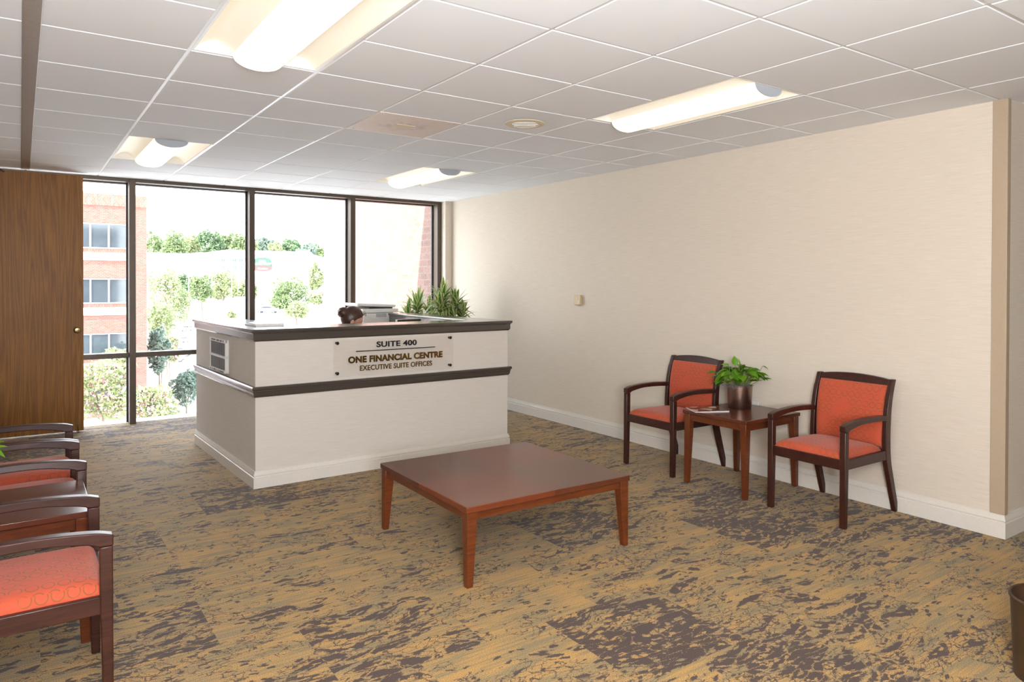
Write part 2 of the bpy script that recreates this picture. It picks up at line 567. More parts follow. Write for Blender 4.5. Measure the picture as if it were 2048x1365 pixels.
def box_uv(me):
    n = len(me.polygons)
    if not n: return
    uvl = me.uv_layers.new(name='UVMap')
    nl = len(me.loops)
    co = np.empty(len(me.vertices) * 3); me.vertices.foreach_get('co', co); co = co.reshape(-1, 3)
    lv = np.empty(nl, dtype=np.int32); me.loops.foreach_get('vertex_index', lv)
    nr = np.empty(n * 3); me.polygons.foreach_get('normal', nr); nr = np.abs(nr.reshape(-1, 3))
    lt = np.empty(n, dtype=np.int32); me.polygons.foreach_get('loop_total', lt)
    ax = np.repeat(np.argmax(nr, axis=1), lt)
    P = co[lv]
    u = np.where(ax == 0, P[:, 1], P[:, 0]); v = np.where(ax == 2, P[:, 1], P[:, 2])
    uvl.data.foreach_set('uv', np.stack([u, v], 1).ravel())


def card_mesh(name, quads, uvs, rnd, mat, parent=None, nper=4):
    """quads: (N,nper,3) array -> one mesh with a per-face random attribute"""
    q = np.asarray(quads, dtype=np.float64); N = len(q)
    me = bpy.data.meshes.new(name)
    me.vertices.add(N * nper); me.vertices.foreach_set('co', q.reshape(-1))
    me.loops.add(N * nper); me.loops.foreach_set('vertex_index', np.arange(N * nper, dtype=np.int32))
    me.polygons.add(N); me.polygons.foreach_set('loop_start', np.arange(N, dtype=np.int32) * nper)
    me.update(calc_edges=True)
    if uvs is not None:
        l = me.uv_layers.new(name='UVMap'); l.data.foreach_set('uv', np.asarray(uvs, dtype=np.float64).reshape(-1))
    a = me.attributes.new('rnd', 'FLOAT', 'CORNER'); a.data.foreach_set('value', np.repeat(np.asarray(rnd, dtype=np.float64), nper))
    me.validate()
    me.materials.append(mat)
    o = bpy.data.objects.new(name, me); COL.objects.link(o)
    if parent: o.parent = parent
    return o


def tag(o, label=None, cat=None, group=None, kind=None):
    if label: o['label'] = label
    if cat: o['category'] = cat
    if group: o['group'] = group
    if kind: o['kind'] = kind
    return o


def thing(name, label, cat, loc=(0, 0, 0), rz=0.0, group=None):
    o = bpy.data.objects.new(name, None); COL.objects.link(o)
    o.location = loc; o.rotation_euler = (0, 0, rz); o.empty_display_size = .1
    return tag(o, label, cat, group)


def struct(name, mb, mat, bevel=0.0, label=None, smooth=35):
    o = mb.build(name, mat, None, bevel, smooth=smooth); o['kind'] = 'structure'
    if label: o['label'] = label
    return o


def dup(root, loc, rz, label, group=None):
    r = root.copy(); COL.objects.link(r); r.location = loc; r.rotation_euler = (0, 0, rz); r['label'] = label
    if group: r['group'] = group
    for ch in list(root.children):
        c = ch.copy(); COL.objects.link(c); c.parent = r
        for g in list(ch.children):
            d = g.copy(); COL.objects.link(d); d.parent = c
    return r


def smooth_pts(pts, n=6):
    out = []
    P = [np.array(p, float) for p in pts]
    P = [2 * P[0] - P[1]] + P + [2 * P[-1] - P[-2]]
    for i in range(1, len(P) - 2):
        for k in range(n):
            t = k / n
            a, b, c, d = P[i - 1], P[i], P[i + 1], P[i + 2]
            out.append(tuple(.5 * (2 * b + (c - a) * t + (2 * a - 5 * b + 4 * c - d) * t * t + (3 * b - a - 3 * c + d) * t ** 3)))
    out.append(tuple(P[-2]))
    return out


def text_mesh(name, body, x0, x1, z0, z1, y, mat, parent=None, thick=.004, bold=.02):
    cu = bpy.data.curves.new(name, 'FONT'); cu.body = body; cu.size = 1.0; cu.extrude = .02; cu.offset = bold
    cu.space_character = 1.05
    o = bpy.data.objects.new(name, cu); COL.objects.link(o)
    bpy.context.view_layer.update()
    dg = bpy.context.evaluated_depsgraph_get()
    me = bpy.data.meshes.new_from_object(o.evaluated_get(dg))
    bpy.data.objects.remove(o); me.name = name
    co = np.empty(len(me.vertices) * 3); me.vertices.foreach_get('co', co); co = co.reshape(-1, 3)
    mn, mx = co.min(0), co.max(0)
    q = (co - mn) / np.maximum(mx - mn, 1e-9)
    out = np.stack([x0 + q[:, 0] * (x1 - x0), y - thick * q[:, 2], z0 + q[:, 1] * (z1 - z0)], 1)
    me.vertices.foreach_set('co', out.ravel()); me.update()
    me.materials.clear(); me.materials.append(mat)
    o = bpy.data.objects.new(name, me); COL.objects.link(o)
    if parent: o.parent = parent
    return o


# ================================================================== ROOM SHELL
# floor: 24 inch carpet tiles laid ashlar; each tile carries how much brown it was woven with
def carpet():
    vs, fs, dk, rn = [], [], [], []
    known = {(-3, 3): .95, (-3, 4): .42, (-3, 2): .22, (-3, 5): .30, (-3, 6): .5, (-4, 3): .7, (-4, 4): .5, (-4, 2): .2, (-4, 5): .3,
             (-2, 5): .88, (-2, 1): .55, (-2, 2): .15, (-2, 3): .32, (-2, 4): .32, (-2, 6): .5, (-2, 0): .4,
             (-1, 0): .58, (-1, 1): .2, (-1, 2): .2, (-1, 3): .3, (-1, 4): .72, (-1, 5): .5, (-1, 6): .78,
             (0, 0): .2, (0, 1): .25, (0, 2): .2, (0, 3): .25, (0, 4): .5, (0, 5): .25, (0, 6): .2, (1, 0): .62, (1, 1): .2, (1, 2): .3, (1, 4): .3, (1, 5): .4, (1, 6): .3,
             (2, 1): .9, (2, 2): .55, (2, 0): .25, (2, 6): .4, (2, 5): .35, (3, 0): .25, (3, 1): .3, (4, 0): .2, (4, 1): .3, (5, 1): .25, (5, 0): .2}
    r = random.Random(5)
    y_lo, y_hi = YB, 5.08
    j0 = math.floor(y_lo / T - .1) - 1; j1 = math.ceil(y_hi / T)
    for j in range(j0, j1 + 1):
        off = 0.0 if j % 2 else .5
        for i in range(-3, 18):
            x0 = (i + .03 + off) * T; y0 = (j + .1) * T
            x1, y1 = x0 + T, y0 + T
            a0, b0, a1, b1 = max(x0, XL), max(y0, y_lo), min(x1, XR), min(y1, y_hi)
            if a1 <= a0 or b1 <= b0: continue
            k = len(vs); vs += [(a0, b0, 0), (a1, b0, 0), (a1, b1, 0), (a0, b1, 0)]; fs.append((k, k + 1, k + 2, k + 3))
            d = known.get((j, i))
            q = r.random()
            if d is None: d = .75 if q < .16 else (.45 if q < .45 else .22)
            dk += [d] * 4; rn += [r.random()] * 4
    me = bpy.data.meshes.new('floor'); me.from_pydata(vs, [], fs); me.update()
    for nm, val in (('dark', dk), ('rnd', rn)):
        a = me.attributes.new(nm, 'FLOAT', 'CORNER'); a.data.foreach_set('value', val)
    me.materials.append(M['carpet'])
    o = bpy.data.objects.new('floor', me); COL.objects.link(o); tag(o, kind='structure')


carpet()
struct('wall_right', MB().box(XW, YC, 0, XW + .16, YW + .14, H + .02), M['wall'])
struct('wall_front_right', MB().box(XW + .16, YC, 0, XR, YC + .16, H + .02), M['wall'])
struct('wall_left', MB().box(XL - .15, YB, 0, XL, YW + .14, H + .02), M['left_wall'])
struct('wall_rear', MB().box(XL, YB - .15, 0, XR, YB, H + .02), M['left_wall'])
struct('wall_far_right', MB().box(XR, YB, 0, XR + .15, YC + .16, H + .02), M['left_wall'])
# beige return beside the last window
struct('trim_column', MB().box(4.592, 4.835, 0, XW - .001, YW + .14, H), M['wall'], .004)
# corner guard
cg = MB().prism([(XW - .010, YC - .010), (XW + .034, YC - .010), (XW + .034, YC - .0005), (XW - .0005, YC - .0005), (XW - .0005, YC + .072), (XW - .010, YC + .072)], 'z', .138, H - .001)
struct('trim_corner', cg, M['tan'], .002)

BB = [(0, 0), (-.017, 0), (-.017, .090), (-.011, .094), (-.011, .099), (-.016, .103), (-.015, .112), (-.008, .128), (-.008, .138), (0, .138)]
BBp = [(-d, z) for d, z in BB]


def mould(path, prof):
    """sweep (out, z) along mitred stations ((x, y), (ox, oy))"""
    n = len(prof); vs = [(x + ox * o, y + oy * o, z) for (x, y), (ox, oy) in path for (o, z) in prof]
    m = len(path)
    fs = [tuple(range(n)), tuple((m - 1) * n + i for i in range(n - 1, -1, -1))]
    for k in range(m - 1):
        for i in range(n):
            fs.append((k * n + i, k * n + (i + 1) % n, (k + 1) * n + (i + 1) % n, (k + 1) * n + i))
    q = MB(); q.add(vs, fs); return q


struct('baseboard_right', mould([((XW, 4.834), (-1, 0)), ((XW, YC), (-1, -1)), ((XR, YC), (0, -1))], [(-d, z) for d, z in BB]), M['trim'])
mb = MB(); mb.prism([(XL - d, z) for d, z in BB], 'y', YB, 4.78); struct('baseboard_left', mb, M['trim'])


# ceiling: tegular tiles and exposed tees in one mesh
FIX = [(1, -2), (1, 4), (5, -2), (5, 4), (1, -8), (5, -8)]      # lower-left cells of the 2x4 lights


def ceiling():
    skip = set()
    for i, j in FIX:
        skip |= {(i, j), (i, j + 1)}
    skip.add((3, 1))
    mb = MB(); g = .008; dz = .0042; ch = .003
    i0, i1 = -1, 16; j0, j1 = -15, 8
    for i in range(i0, i1):
        for j in range(j0, j1 + 1):
            if (i, j) in skip: continue
            x0, y0, x1, y1 = i * T + g, j * T + g, (i + 1) * T - g, (j + 1) * T - g
            x0 = max(x0, XL); y0 = max(y0, YB); x1 = min(x1, XR); y1 = min(y1, YW - .003)
            if j * T < YC and (j + 1) * T > YC and i * T > XW: pass
            if x1 - x0 < .02 or y1 - y0 < .02: continue
            if x0 < XW < x1 and y0 > YC - .3: x1 = XW
            if x0 > XW + .1 and y1 > YC: y1 = min(y1, YC)
            if x1 - x0 < .02 or y1 - y0 < .02: continue
            z0, z1 = H - dz, H + .012
            vs = [(x0, y0, z1), (x1, y0, z1), (x1, y1, z1), (x0, y1, z1),
                  (x0, y0, z0 + ch), (x1, y0, z0 + ch), (x1, y1, z0 + ch), (x0, y1, z0 + ch),
                  (x0 + ch, y0 + ch, z0), (x1 - ch, y0 + ch, z0), (x1 - ch, y1 - ch, z0), (x0 + ch, y1 - ch, z0)]
            fs = [(0, 1, 5, 4), (1, 2, 6, 5), (2, 3, 7, 6), (3, 0, 4, 7), (4, 5, 9, 8), (5, 6, 10, 9), (6, 7, 11, 10), (7, 4, 8, 11), (8, 9, 10, 11), (3, 2, 1, 0)]
            mb.add(vs, fs)
    o = struct('ceiling', mb, M['tile'], smooth=0)
    # slab above
    sl = MB().box(XL - .1, YB - .1, H + .16, XR + .1, YW + .1, H + .3)
    struct('ceiling_slab', sl, M['left_wall'])
    tee = MB()
    for i in range(i0, i1 + 1):
        x = i * T
        if x < XL or x > XR: continue
        if i == 0: continue
        ye = YW if x < XW else YC
        tee.box(x - .012, YB, H - .001, x + .012, ye, H + .014)
    for j in range(j0, j1 + 1):
        y = j * T
        if y < YB or y > YW: continue
        blk = [q for q in FIX if q[1] + 1 == j]
        xs = XL
        xe = XW if y > YC else XR
        segs = [(xs, xe)]
        for (i, _) in blk:
            n = []
            for a, b in segs:
                if a < i * T < b: n += [(a, i * T), (min(b, (i + 1) * T), b)]
                else: n.append((a, b))
            segs = n
        for a, b in segs:
            if b - a > .02: tee.box(a, y - .012, H - .0005, b, y + .012, H + .013)
    struct('ceiling_grid', tee, M['tee'])
    tr = MB().box(-.034, YB, H - .012, .034, YW - .09, H + .01)
    struct('trim_track', tr, M['track'], .003)


ceiling()


# recessed lights
def make_light():
    t = thing('ceiling_light', '', 'ceiling light', (0, 0, H))
    W2, L2 = T / 2 - .012, T - .012
    # housing behind the lenses
    hs = MB().box(-W2, -L2, .062, W2, L2, .15); hs.build('housing', M['white_metal'], t)
    fr = MB()
    for sx in (-1, 1):
        fr.box(sx * W2 - .006, -L2, -.002, sx * W2 + .006, L2, .07)
    for sy in (-1, 1):
        fr.box(-W2, sy * L2 - .006, -.002, W2, sy * L2 + .006, .07)
    fr.build('frame', M['white_metal'], t)
    for sx in (-1, 1):
        def cv(a, b, sx=sx):
            u = .115 + a * (W2 - .008 - .115)
            q = (a - .0)
            return (sx * u, -L2 + .006 + b * (2 * L2 - .012), .004 + .050 * math.sin(PI * min(1, max(0, q))) ** .8)
        mb = MB().grid(cv, 14, 2, flip=(sx > 0))
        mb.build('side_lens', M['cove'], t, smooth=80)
        # arched end wall of the cove
        for sy in (-1, 1):
            y = sy * (L2 - .0065)
            pl = [(sx * (.115 + a / 14 * (W2 - .008 - .115)), .004 + .050 * math.sin(PI * a / 14) ** .8) for a in range(15)] + [(sx * (W2 - .008), .061), (sx * .115, .061)]
            MB().prism(pl, 'y', y - .001, y + .001).build('cove_end', M['white_metal'], t)
    def bk(a, b):
        th = PI * a
        return (-.118 * math.cos(th), -L2 + .012 + b * (2 * L2 - .024), .006 - .062 * math.sin(th) ** .85)
    MB().grid(bk, 20, 2).build('basket_lens', M['lens'], t, smooth=80)
    for sy in (-1, 1):
        pl = [(-.118 * math.cos(PI * a / 20), .006 - .062 * math.sin(PI * a / 20) ** .85) for a in range(21)]
        pl += [(.118, .03), (-.118, .03)]
        y = sy * (L2 - .010)
        MB().prism(pl, 'y', y - .0025, y + .0025).build('end_plate', M['endcap'], t)
    return t


LL = ['recessed ceiling light nearest the viewer, cut by the top edge, long lit basket lens',
      'small recessed ceiling light above the wood door and left window',
      'recessed ceiling light by the long right wall, over the coffee table side',
      'small far recessed ceiling light beside the right wall, above the reception desk plants']
L0 = make_light()
for k, (i, j) in enumerate(FIX):
    loc = ((i + .5) * T, (j + 1) * T, H)
    lb = LL[k] if k < 4 else ''
    if k == 0:
        L0.location = loc; L0['label'] = lb; L0['group'] = 'recessed ceiling lights'
    elif k < 4:
        dup(L0, loc, 0, lb, 'recessed ceiling lights')
    else:
        dup(L0, loc, 0, 'recessed ceiling light out of view behind the viewpoint', 'ceiling lights out of view')

# return air grille
t = thing('air_grille', 'square perforated metal return air grille with dusty middle in the ceiling', 'vent', (3.5 * T, 1.5 * T, H))
hw_ = T / 2 - .0085
MB().box(-hw_, -hw_, -.006, hw_, hw_, .013).build('perforated_panel', M['grille'], t, .001)
MB().box(-.22, -.22, .013, .22, .22, .159).build('plenum_box', M['white_metal'], t)
dm = MB()
dm.prism([(-.07, -.05), (.07, -.05), (.07, .05), (-.07, .05)], 'z', -.0085, -.005)
dm.build('damper_cover', M['speaker_rim'], t)
MB().lathe([(.007, -.0105), (.007, -.008)], n=10).build('damper_knob', M['grey_plastic'], t)
for a, b in ((-.26, -.26), (.26, .26), (-.26, .26), (.26, -.26)):
    MB().lathe([(.006, -.009), (.006, -.005)], (a, b, 0), 10).build('screw', M['grey_plastic'], t)

# round ceiling speaker / diffuser
t = thing('ceiling_speaker', 'round cream ceiling speaker ring with white diagonal bars', 'ceiling speaker', (2.765, .335, H))
MB().lathe([(.088, -.008), (.100, -.018), (.137, -.013), (.139, -.009), (.137, -.0085)], n=48).build('rim', M['speaker_rim'], t, smooth=40)
MB().lathe([(.001, -.011), (.09, -.011), (.09, -.009), (.001, -.009)], n=40).build('cover', M['white_metal'], t)
mb = MB()
for o_ in (-.045, 0, .045):
    w = math.sqrt(.088 ** 2 - o_ ** 2)
    mt = Matrix.Rotation(R(-35), 4, 'Z')
    mb.box(-w, o_ - .008, -.018, w, o_ + .008, -.011, mt)
mb.build('bars', M['white_plastic'], t, .002)

# ------------------------------------------------------------------ windows
MUL = [(-.325, -.262), (.893, .953), (2.111, 2.168), (3.320, 3.380), (4.535, 4.592)]
YG = YW + .165
for k in range(4):
    a, b = MUL[k][1], MUL[k + 1][0]
    m0, m1 = MUL[k + 1]
    mb = MB().box(m0, YW, 0, m1, YG + .02, H)                       # mullion on the right of the bay
    mb.box(a, YW, H - .040, b, YG + .02, H)                           # head
    if k == 0:
        mb.box(MUL[0][0], YW, 0, MUL[0][1], YG + .02, H)
    w = struct('window_%d' % (k + 1), mb, M['bronze'], .003)
    MB().box(a, YW + .045, .706, b, YG + .02, .755).build('rail', M['bronze'], w, .003)
    gk = MB()
    for (z0, z1) in ((.001, .706), (.755, H - .040)):
        gk.box(a, YG - .028, z0, a + .014, YG - .002, z1); gk.box(b - .016, YG - .028, z0, b, YG - .002, z1)
        gk.box(a, YG - .028, z1 - .012, b, YG - .002, z1)
    gk.build('gasket', M['gasket'], w)
    MB().box(a, YG - .001, .755, b, YG + .005, H - .04).build('pane', M['glass'], w, smooth=0)
    MB().box(a, YG - .001, .001, b, YG + .005, .706).build('pane', M['glass'], w, smooth=0)
# facade of our own building round the glazing and the brick wing outside
fa = MB().box(-9, YG + .02, H - .04, 4.80, YG + .16, 5.32).box(-9, YG + .02, -12.5, 4.80, YG + .16, -.06).box(-9, YG + .02, 0, MUL[0][0], YG + .16, H - .04)
struct('wall_facade', fa, M['brick'], smooth=0)
struct('trim_sill', MB().box(-9, YG + .02, -.06, 4.80, YG + .20, -.001), M['stone'], .004)
struct('wall_wing', MB().box(4.80, YW + .14, -12.5, 9.5, 10.17, 8.0), M['brick'], smooth=0)
struct('wall_facade_reveal', MB().box(4.605, YW + .143, 0, 4.80, YG + .16, H - .04), M['brick'], smooth=0)

# ------------------------------------------------------------------ wood door standing open in front of the glass
d = MB().box(XL + .035, 4.80, .014, .472, 4.845, 2.566).build('door_1', M['oak'], None, .002); d['kind'] = 'structure'
d['label'] = 'tall oak veneer door standing open against the window wall'
kn = MB(); mt = Matrix.Translation((.418, 4.80, 1.025)) @ Matrix.Rotation(R(90), 4, 'X')
tmp = MB().lathe([(.034, 0), (.034, .006), (.028, .010), (.012, .014), (.011, .030), (.022, .038), (.029, .050), (.029, .060), (.022, .068), (.004, .070)], n=28)
kn.add([mt @ Vector(q) for q in tmp.v], tmp.f)
kn.build('knob', M['brass'], d)
st = MB().box(.412, 4.788, .055, .428, 4.80, .115)
mt = Matrix.Translation((.42, 4.788, .07)) @ Matrix.Rotation(R(18), 4, 'X')
st.tube([(.42, 4.792, .10), (.42, 4.775, .05), (.42, 4.772, .012)], .006, 8)
st.lathe([(.010, 0), (.013, .006), (.010, .02)], (.42, 4.772, .0005), 12)
st.box(.404, 4.782, .078, .436, 4.794, .09)
st.build('kick_stop', M['brass'], d)
hc = MB().tube([(-.30, 4.79, 2.555), (-.20, 4.775, 2.572), (-.165, 4.785, 2.548)], .009, 8).box(-.40, 4.765, 2.50, -.26, 4.80, 2.552)
hc.build('closer_arm', M['bronze'], d)
for z in (2.513, 2.527):
    MB().lathe([(.004, 0), (.004, .004)], (-.028, 4.797, z), 8).build('screw', M['chrome'], d)

# thermostat and outlet
t = thing('thermostat', 'small almond thermostat box on the right wall', 'thermostat', (XW, 2.108, 1.277))
MB().box(-.034, -.052, 0, -.0005, .052, .107).build('case', M['beige'], t, .006)
MB().box(-.037, -.004, .055, -.033, .006, .092).build('dial_window', M['white_plastic'], t, .001)
MB().box(-.037, -.036, .014, -.033, -.026, .05).build('lever', M['white_plastic'], t, .001)
t = thing('wall_outlet', 'white outlet plate low on the wall behind the potted pothos', 'outlet', (XW, -.092, .455))
MB().box(-.007, -.037, 0, -.0005, .037, .115).build('plate', M['white_plastic'], t, .002)
for z in (.03, .085):
    MB().box(-.009, -.013, z - .012, -.006, .013, z + .012).build('socket', M['white_metal'], t, .001)


# ================================================================== CHAIRS
def pillow(a, b, T_, p, fn, n=18):
    """cushion surface over [-1,1]^2, dense near the rim; fn(u,v,h) -> xyz with h in [0,1]"""
    mb = MB()
    def sm(t): return math.sin((t - .5) * PI)
    def g(u, v):
        uu, vv = sm(u), sm(v)
        h = (max(0, 1 - abs(uu) ** p) * max(0, 1 - abs(vv) ** p)) ** .5
        return fn(uu, vv, h)
    mb.grid(g, n, n)
    return mb


def make_chair():
    t = thing('armchair', '', 'chair')
    back_R = smooth_pts([(-.322, 0), (-.279, .142), (-.248, .246), (-.220, .350), (-.212, .45), (-.212, .55), (-.219, .66), (-.236, .755), (-.258, .83), (-.276, .876)], 5)
    wd = lambda z: .042 + .016 * max(0, 1 - abs(z - .42) / .40)
    post = back_R + [(x + (wd(z) if z < .8 else wd(z) - .004), z) for x, z in reversed(back_R)]
    e = M['espresso']
    for sy in (-1, 1):
        yc = sy * .262
        MB().prism(post, 'y', yc - .016, yc + .016).build('leg', e, t, .004)
        leg = [(.322, 0), (.321, .30), (.321, .5925), (.280, .5925), (.282, .40), (.292, 0)]
        MB().prism(leg, 'y', yc - .020, yc + .020).build('leg', e, t, .004)
        top = smooth_pts([(.322, .630), (.262, .645), (.128, .656), (-.012, .657), (-.164, .648)], 6)
        bot = smooth_pts([(-.164, .615), (-.012, .623), (.128, .623), (.235, .608), (.272, .599)], 6) + [(.280, .593), (.322, .593)]
        MB().prism(top + bot, 'y', yc - .022, yc + .022).build('armrest', e, t, .004)
        MB().box(-.165, yc - .012, .358, .285, yc + .012, .420).build('side_rail', e, t, .003)
    MB().box(.292, -.244, .357, .316, .244, .420).build('front_rail', e, t, .003)
    MB().box(-.205, -.25, .357, -.181, .25, .420).build('back_rail', e, t, .003)
    def xb(z):
        for (x0, z0), (x1, z1) in zip(back_R[:-1], back_R[1:]):
            if z0 <= z <= z1: return x0 + (x1 - x0) * (z - z0) / max(z1 - z0, 1e-6)
        return back_R[-1][0]
    # crest rail, bowed and arched
    cr = MB(); N = 16; loops = []
    for k in range(N + 1):
        y = -.248 + .496 * k / N; q = 1 - (y / .248) ** 2
        x = -.247 - .010 * q; ztop = .872 + .019 * q; zb = .832
        loops.append([(x - .010, y, zb), (x + .018, y, zb), (x + .006, y, ztop), (x - .022, y, ztop)])
    vs = [q for l in loops for q in l]; fs = [(0, 1, 2, 3), tuple(4 * N + i for i in (3, 2, 1, 0))]
    for k in range(N):
        for i in range(4):
            fs.append((4 * k + i, 4 * k + (i + 1) % 4, 4 * k + 4 + (i + 1) % 4, 4 * k + 4 + i))
    cr.add(vs, fs); cr.build('crest_rail', e, t, .004)
    # seat cushion
    def seat(u, v, h):
        x = .068 + u * .236; y = v * .239
        return (x, y, .412 + h * (.046 + .016 * (1 - u * u) * (1 - v * v) + .004 * u))
    mb = pillow(1, 1, 1, 14, seat, 26)
    mb.add([(-.168, -.239, .412), (.304, -.239, .412), (.304, .239, .412), (-.168, .239, .412)], [(3, 2, 1, 0)])
    mb.build('seat', M['orange'], t, smooth=60)
    def bf(u, v, h):
        z = .634 + v * .203; y = u * .243
        x = xb(z) + .026 - .010 * (1 - u * u)
        return (x + h * (.026 + .010 * (1 - u * u) * (1 - v * v)), y, z)
    def bb(u, v, h):
        z = .634 + v * .203; y = u * .243
        x = xb(z) + .026 - .010 * (1 - u * u)
        return (x - h * .016, y, z)
    mb = pillow(1, 1, 1, 14, bf, 24); m2 = pillow(1, 1, 1, 14, bb, 24)
    mb.add(m2.v, [q[::-1] for q in m2.f])
    mb.build('backrest', M['orange'], t, smooth=60)
    return t


ch = make_chair()
GC = 'orange reception armchairs'
ch.location = (4.375, -.965, 0); ch.rotation_euler = (0, 0, PI)
ch['label'] = 'orange armchair on the right wall nearest the corner, right of the side table'; ch['group'] = GC
dup(ch, (4.378, .460, 0), PI, 'orange armchair on the right wall, left of the side table, nearer the desk', GC)
for y, lb in ((-.572, 'orange armchair cut by the left edge, nearest the viewer, in front of the end table'),
              (.655, 'middle orange armchair of the left row, just beyond the end table'),
              (1.232, 'farthest orange armchair of the left row, nearest the wood door')):
    dup(ch, (-.105, y, 0), 0, lb, GC)


# ================================================================== TABLES
def make_table(name, label, w, dd, h, leg_t, leg_b, apron, top_th, inset, topmat, loc, rz, group=None, over=.008):
    t = thing(name, label, 'table', loc, rz, group)
    c = M['cherry']
    MB().box(0, 0, h - top_th, w, dd, h).build('tabletop', topmat, t, .003)
    for i, (sx, sy) in enumerate(((0, 0), (1, 0), (1, 1), (0, 1))):
        x = over if sx == 0 else w - over; y = over if sy == 0 else dd - over
        ax = 1 if sx == 0 else -1; ay = 1 if sy == 0 else -1
        zt = h - top_th
        mb = MB()
        za = h - top_th - apron
        def ring(z, s): return [(x, y, z), (x + ax * s, y, z), (x + ax * s, y + ay * s, z), (x, y + ay * s, z)]
        vs = ring(0, leg_b) + ring(za, leg_t) + ring(zt, leg_t)
        fs = [(3, 2, 1, 0), (8, 9, 10, 11)]
        for k in range(2):
            for q in range(4):
                fs.append((4 * k + q, 4 * k + (q + 1) % 4, 4 * k + 4 + (q + 1) % 4, 4 * k + 4 + q))
        mb.add(vs, fs); mb.build('leg', c, t, .003)
    ap = MB(); i0 = over + inset; th = .020; z0, z1 = h - top_th - apron, h - top_th
    for q in ((over + leg_t, i0, w - over - leg_t, i0 + th), (over + leg_t, dd - i0 - th, w - over - leg_t, dd - i0),
              (i0, over + leg_t, i0 + th, dd - over - leg_t), (w - i0 - th, over + leg_t, w - i0, dd - over - leg_t)):
        MB().box(q[0], q[1], z0, q[2], q[3], z1).build('apron', c, t, .002)
    return t


make_table('coffee_table', 'large square low cherry coffee table with quartered top in the middle of the carpet', 1.0703, 1.0705, .402, .058, .034, .042, .030, .010,
           M['coffee_top'], (1.7315, -.666, 0), -.0118, over=.006)
st1 = make_table('side_table', 'square cherry side table between the two orange armchairs by the right wall', .625, .585, .551, .052, .034, .050, .026, .012,
                 M['side_top'], (4.035, -.522, 0), 0, 'cherry side tables')
dup(st1, (-.425, -.215, 0), 0, 'square cherry end table between the armchairs of the left row', 'cherry side tables')


# ================================================================== POTTED POTHOS
def make_pothos(label, loc, seed):
    t = thing('potted_pothos', label, 'potted plant', loc)
    pr = [(.001, .0), (.084, .0), (.087, .004), (.094, .172), (.094, .177), (.090, .177), (.089, .160), (.001, .155)]
    MB().lathe(pr, n=48).build('pot', M['pot'], t, smooth=40)
    r = np.random.default_rng(seed)
    mo = MB()
    for k in range(90):
        a = r.uniform(0, 2 * PI); q = .088 * math.sqrt(r.uniform(0, 1)); z = .163 + r.uniform(0, .018)
        pts = []
        b = r.uniform(0, 2 * PI)
        for s in range(6):
            b += r.uniform(-.9, .9)
            pts.append((q * math.cos(a) + .010 * s * math.cos(b) - .02, q * math.sin(a) + .010 * s * math.sin(b), z + .010 * math.sin(s * 1.3)))
        mo.tube(pts, .0016, 4)
    o = mo.build('moss', M['soil'], t); o['kind'] = 'stuff'; o['label'] = 'grey curly moss covering the soil'
    leaves, stems = [], MB()
    spots = []
    for k in range(84):
        a = r.uniform(0, 2 * PI); rad = .02 + .135 * math.sqrt(r.uniform(0, 1)); z = .222 + .120 * (1 - (rad / .17) ** 2) * r.uniform(.35, 1.05) + r.uniform(-.025, .02)
        spots.append((rad * math.cos(a), rad * math.sin(a), z, a, r.uniform(.046, .070)))
    spots += [(.13, -.125, .318, -.9, .036), (.135, -.135, .225, -.8, .044), (-.13, .15, .265, 2.2, .056), (-.14, .11, .245, 2.4, .056), (-.115, .13, .20, 2.3, .050), (-.10, .09, .185, 2.3, .044), (-.02, .03, .345, 1.5, .05), (-.06, .08, .325, 1.8, .05)]
    quads, uv, rn = [], [], []
    for (x, y, z, a, s) in spots:
        d = Vector((math.cos(a), math.sin(a), r.uniform(-.55, .35))).normalized()
        if z > .34: d = Vector((.1 * math.cos(a), .1 * math.sin(a), 1)).normalized()
        side = d.cross(Vector((r.uniform(-.3, .3), r.uniform(-.3, .3), 1))).normalized(); nrm = side.cross(d)
        base = Vector((x, y, z)) - d * s * .4
        prof = [(0, 0), (.14, .30), (.36, .42), (.60, .36), (.82, .18), (1.0, .0)]
        rv = r.uniform(0, 1)
        for (t0, w0), (t1, w1) in zip(prof[:-1], prof[1:]):
            for sg in (-1, 1):
                def P(tt, ww): return base + d * (s * 1.45 * tt) + side * (sg * s * 1.3 * ww) + nrm * (s * (.35 * ww - .25 * tt * tt))
                def Cn(tt): return base + d * (s * 1.45 * tt) + nrm * (-s * .25 * tt * tt)
                q = [Cn(t0), P(t0, w0), P(t1, w1), Cn(t1)]
                quads.append([tuple(p) for p in q]); uv.append([(0, t0), (w0, t0), (w1, t1), (0, t1)]); rn.append(rv)
        root = Vector((x * .3, y * .3, .165))
        mid = (root + base) / 2 + Vector((x * .15, y * .15, .02))
        stems.tube([root, mid, base], .0022, 5)
    card_mesh('foliage', quads, uv, rn, M['leaf_pothos'], t)
    stems.build('stems', M['stem'], t)
    return t


make_pothos('pothos in a brushed bronze metal pot on the right-hand side table', (4.452, -.135, .551), 3)
make_pothos('pothos plant on the left end table, only a leaf tip showing at the left edge', (-.285, .10, .551), 8)


# magazine on the side table
def magazine(name, label, w, l, h, loc, rz, cover, group=None):
    t = thing(name, label, 'magazine', loc, rz, group)
    MB().box(-w / 2, -l / 2, 0, w / 2, l / 2, h - .001).build('pages', M['paper'], t)
    MB().box(-w / 2 - .001, -l / 2 - .001, h - .001, w / 2 + .001, l / 2 + .001, h).build('cover', cover, t)
    return t


magazine('magazine', 'glossy brown and white magazine lying on the right side table', .205, .262, .007, (4.175, -.055, .5512), R(62), M['cover'])

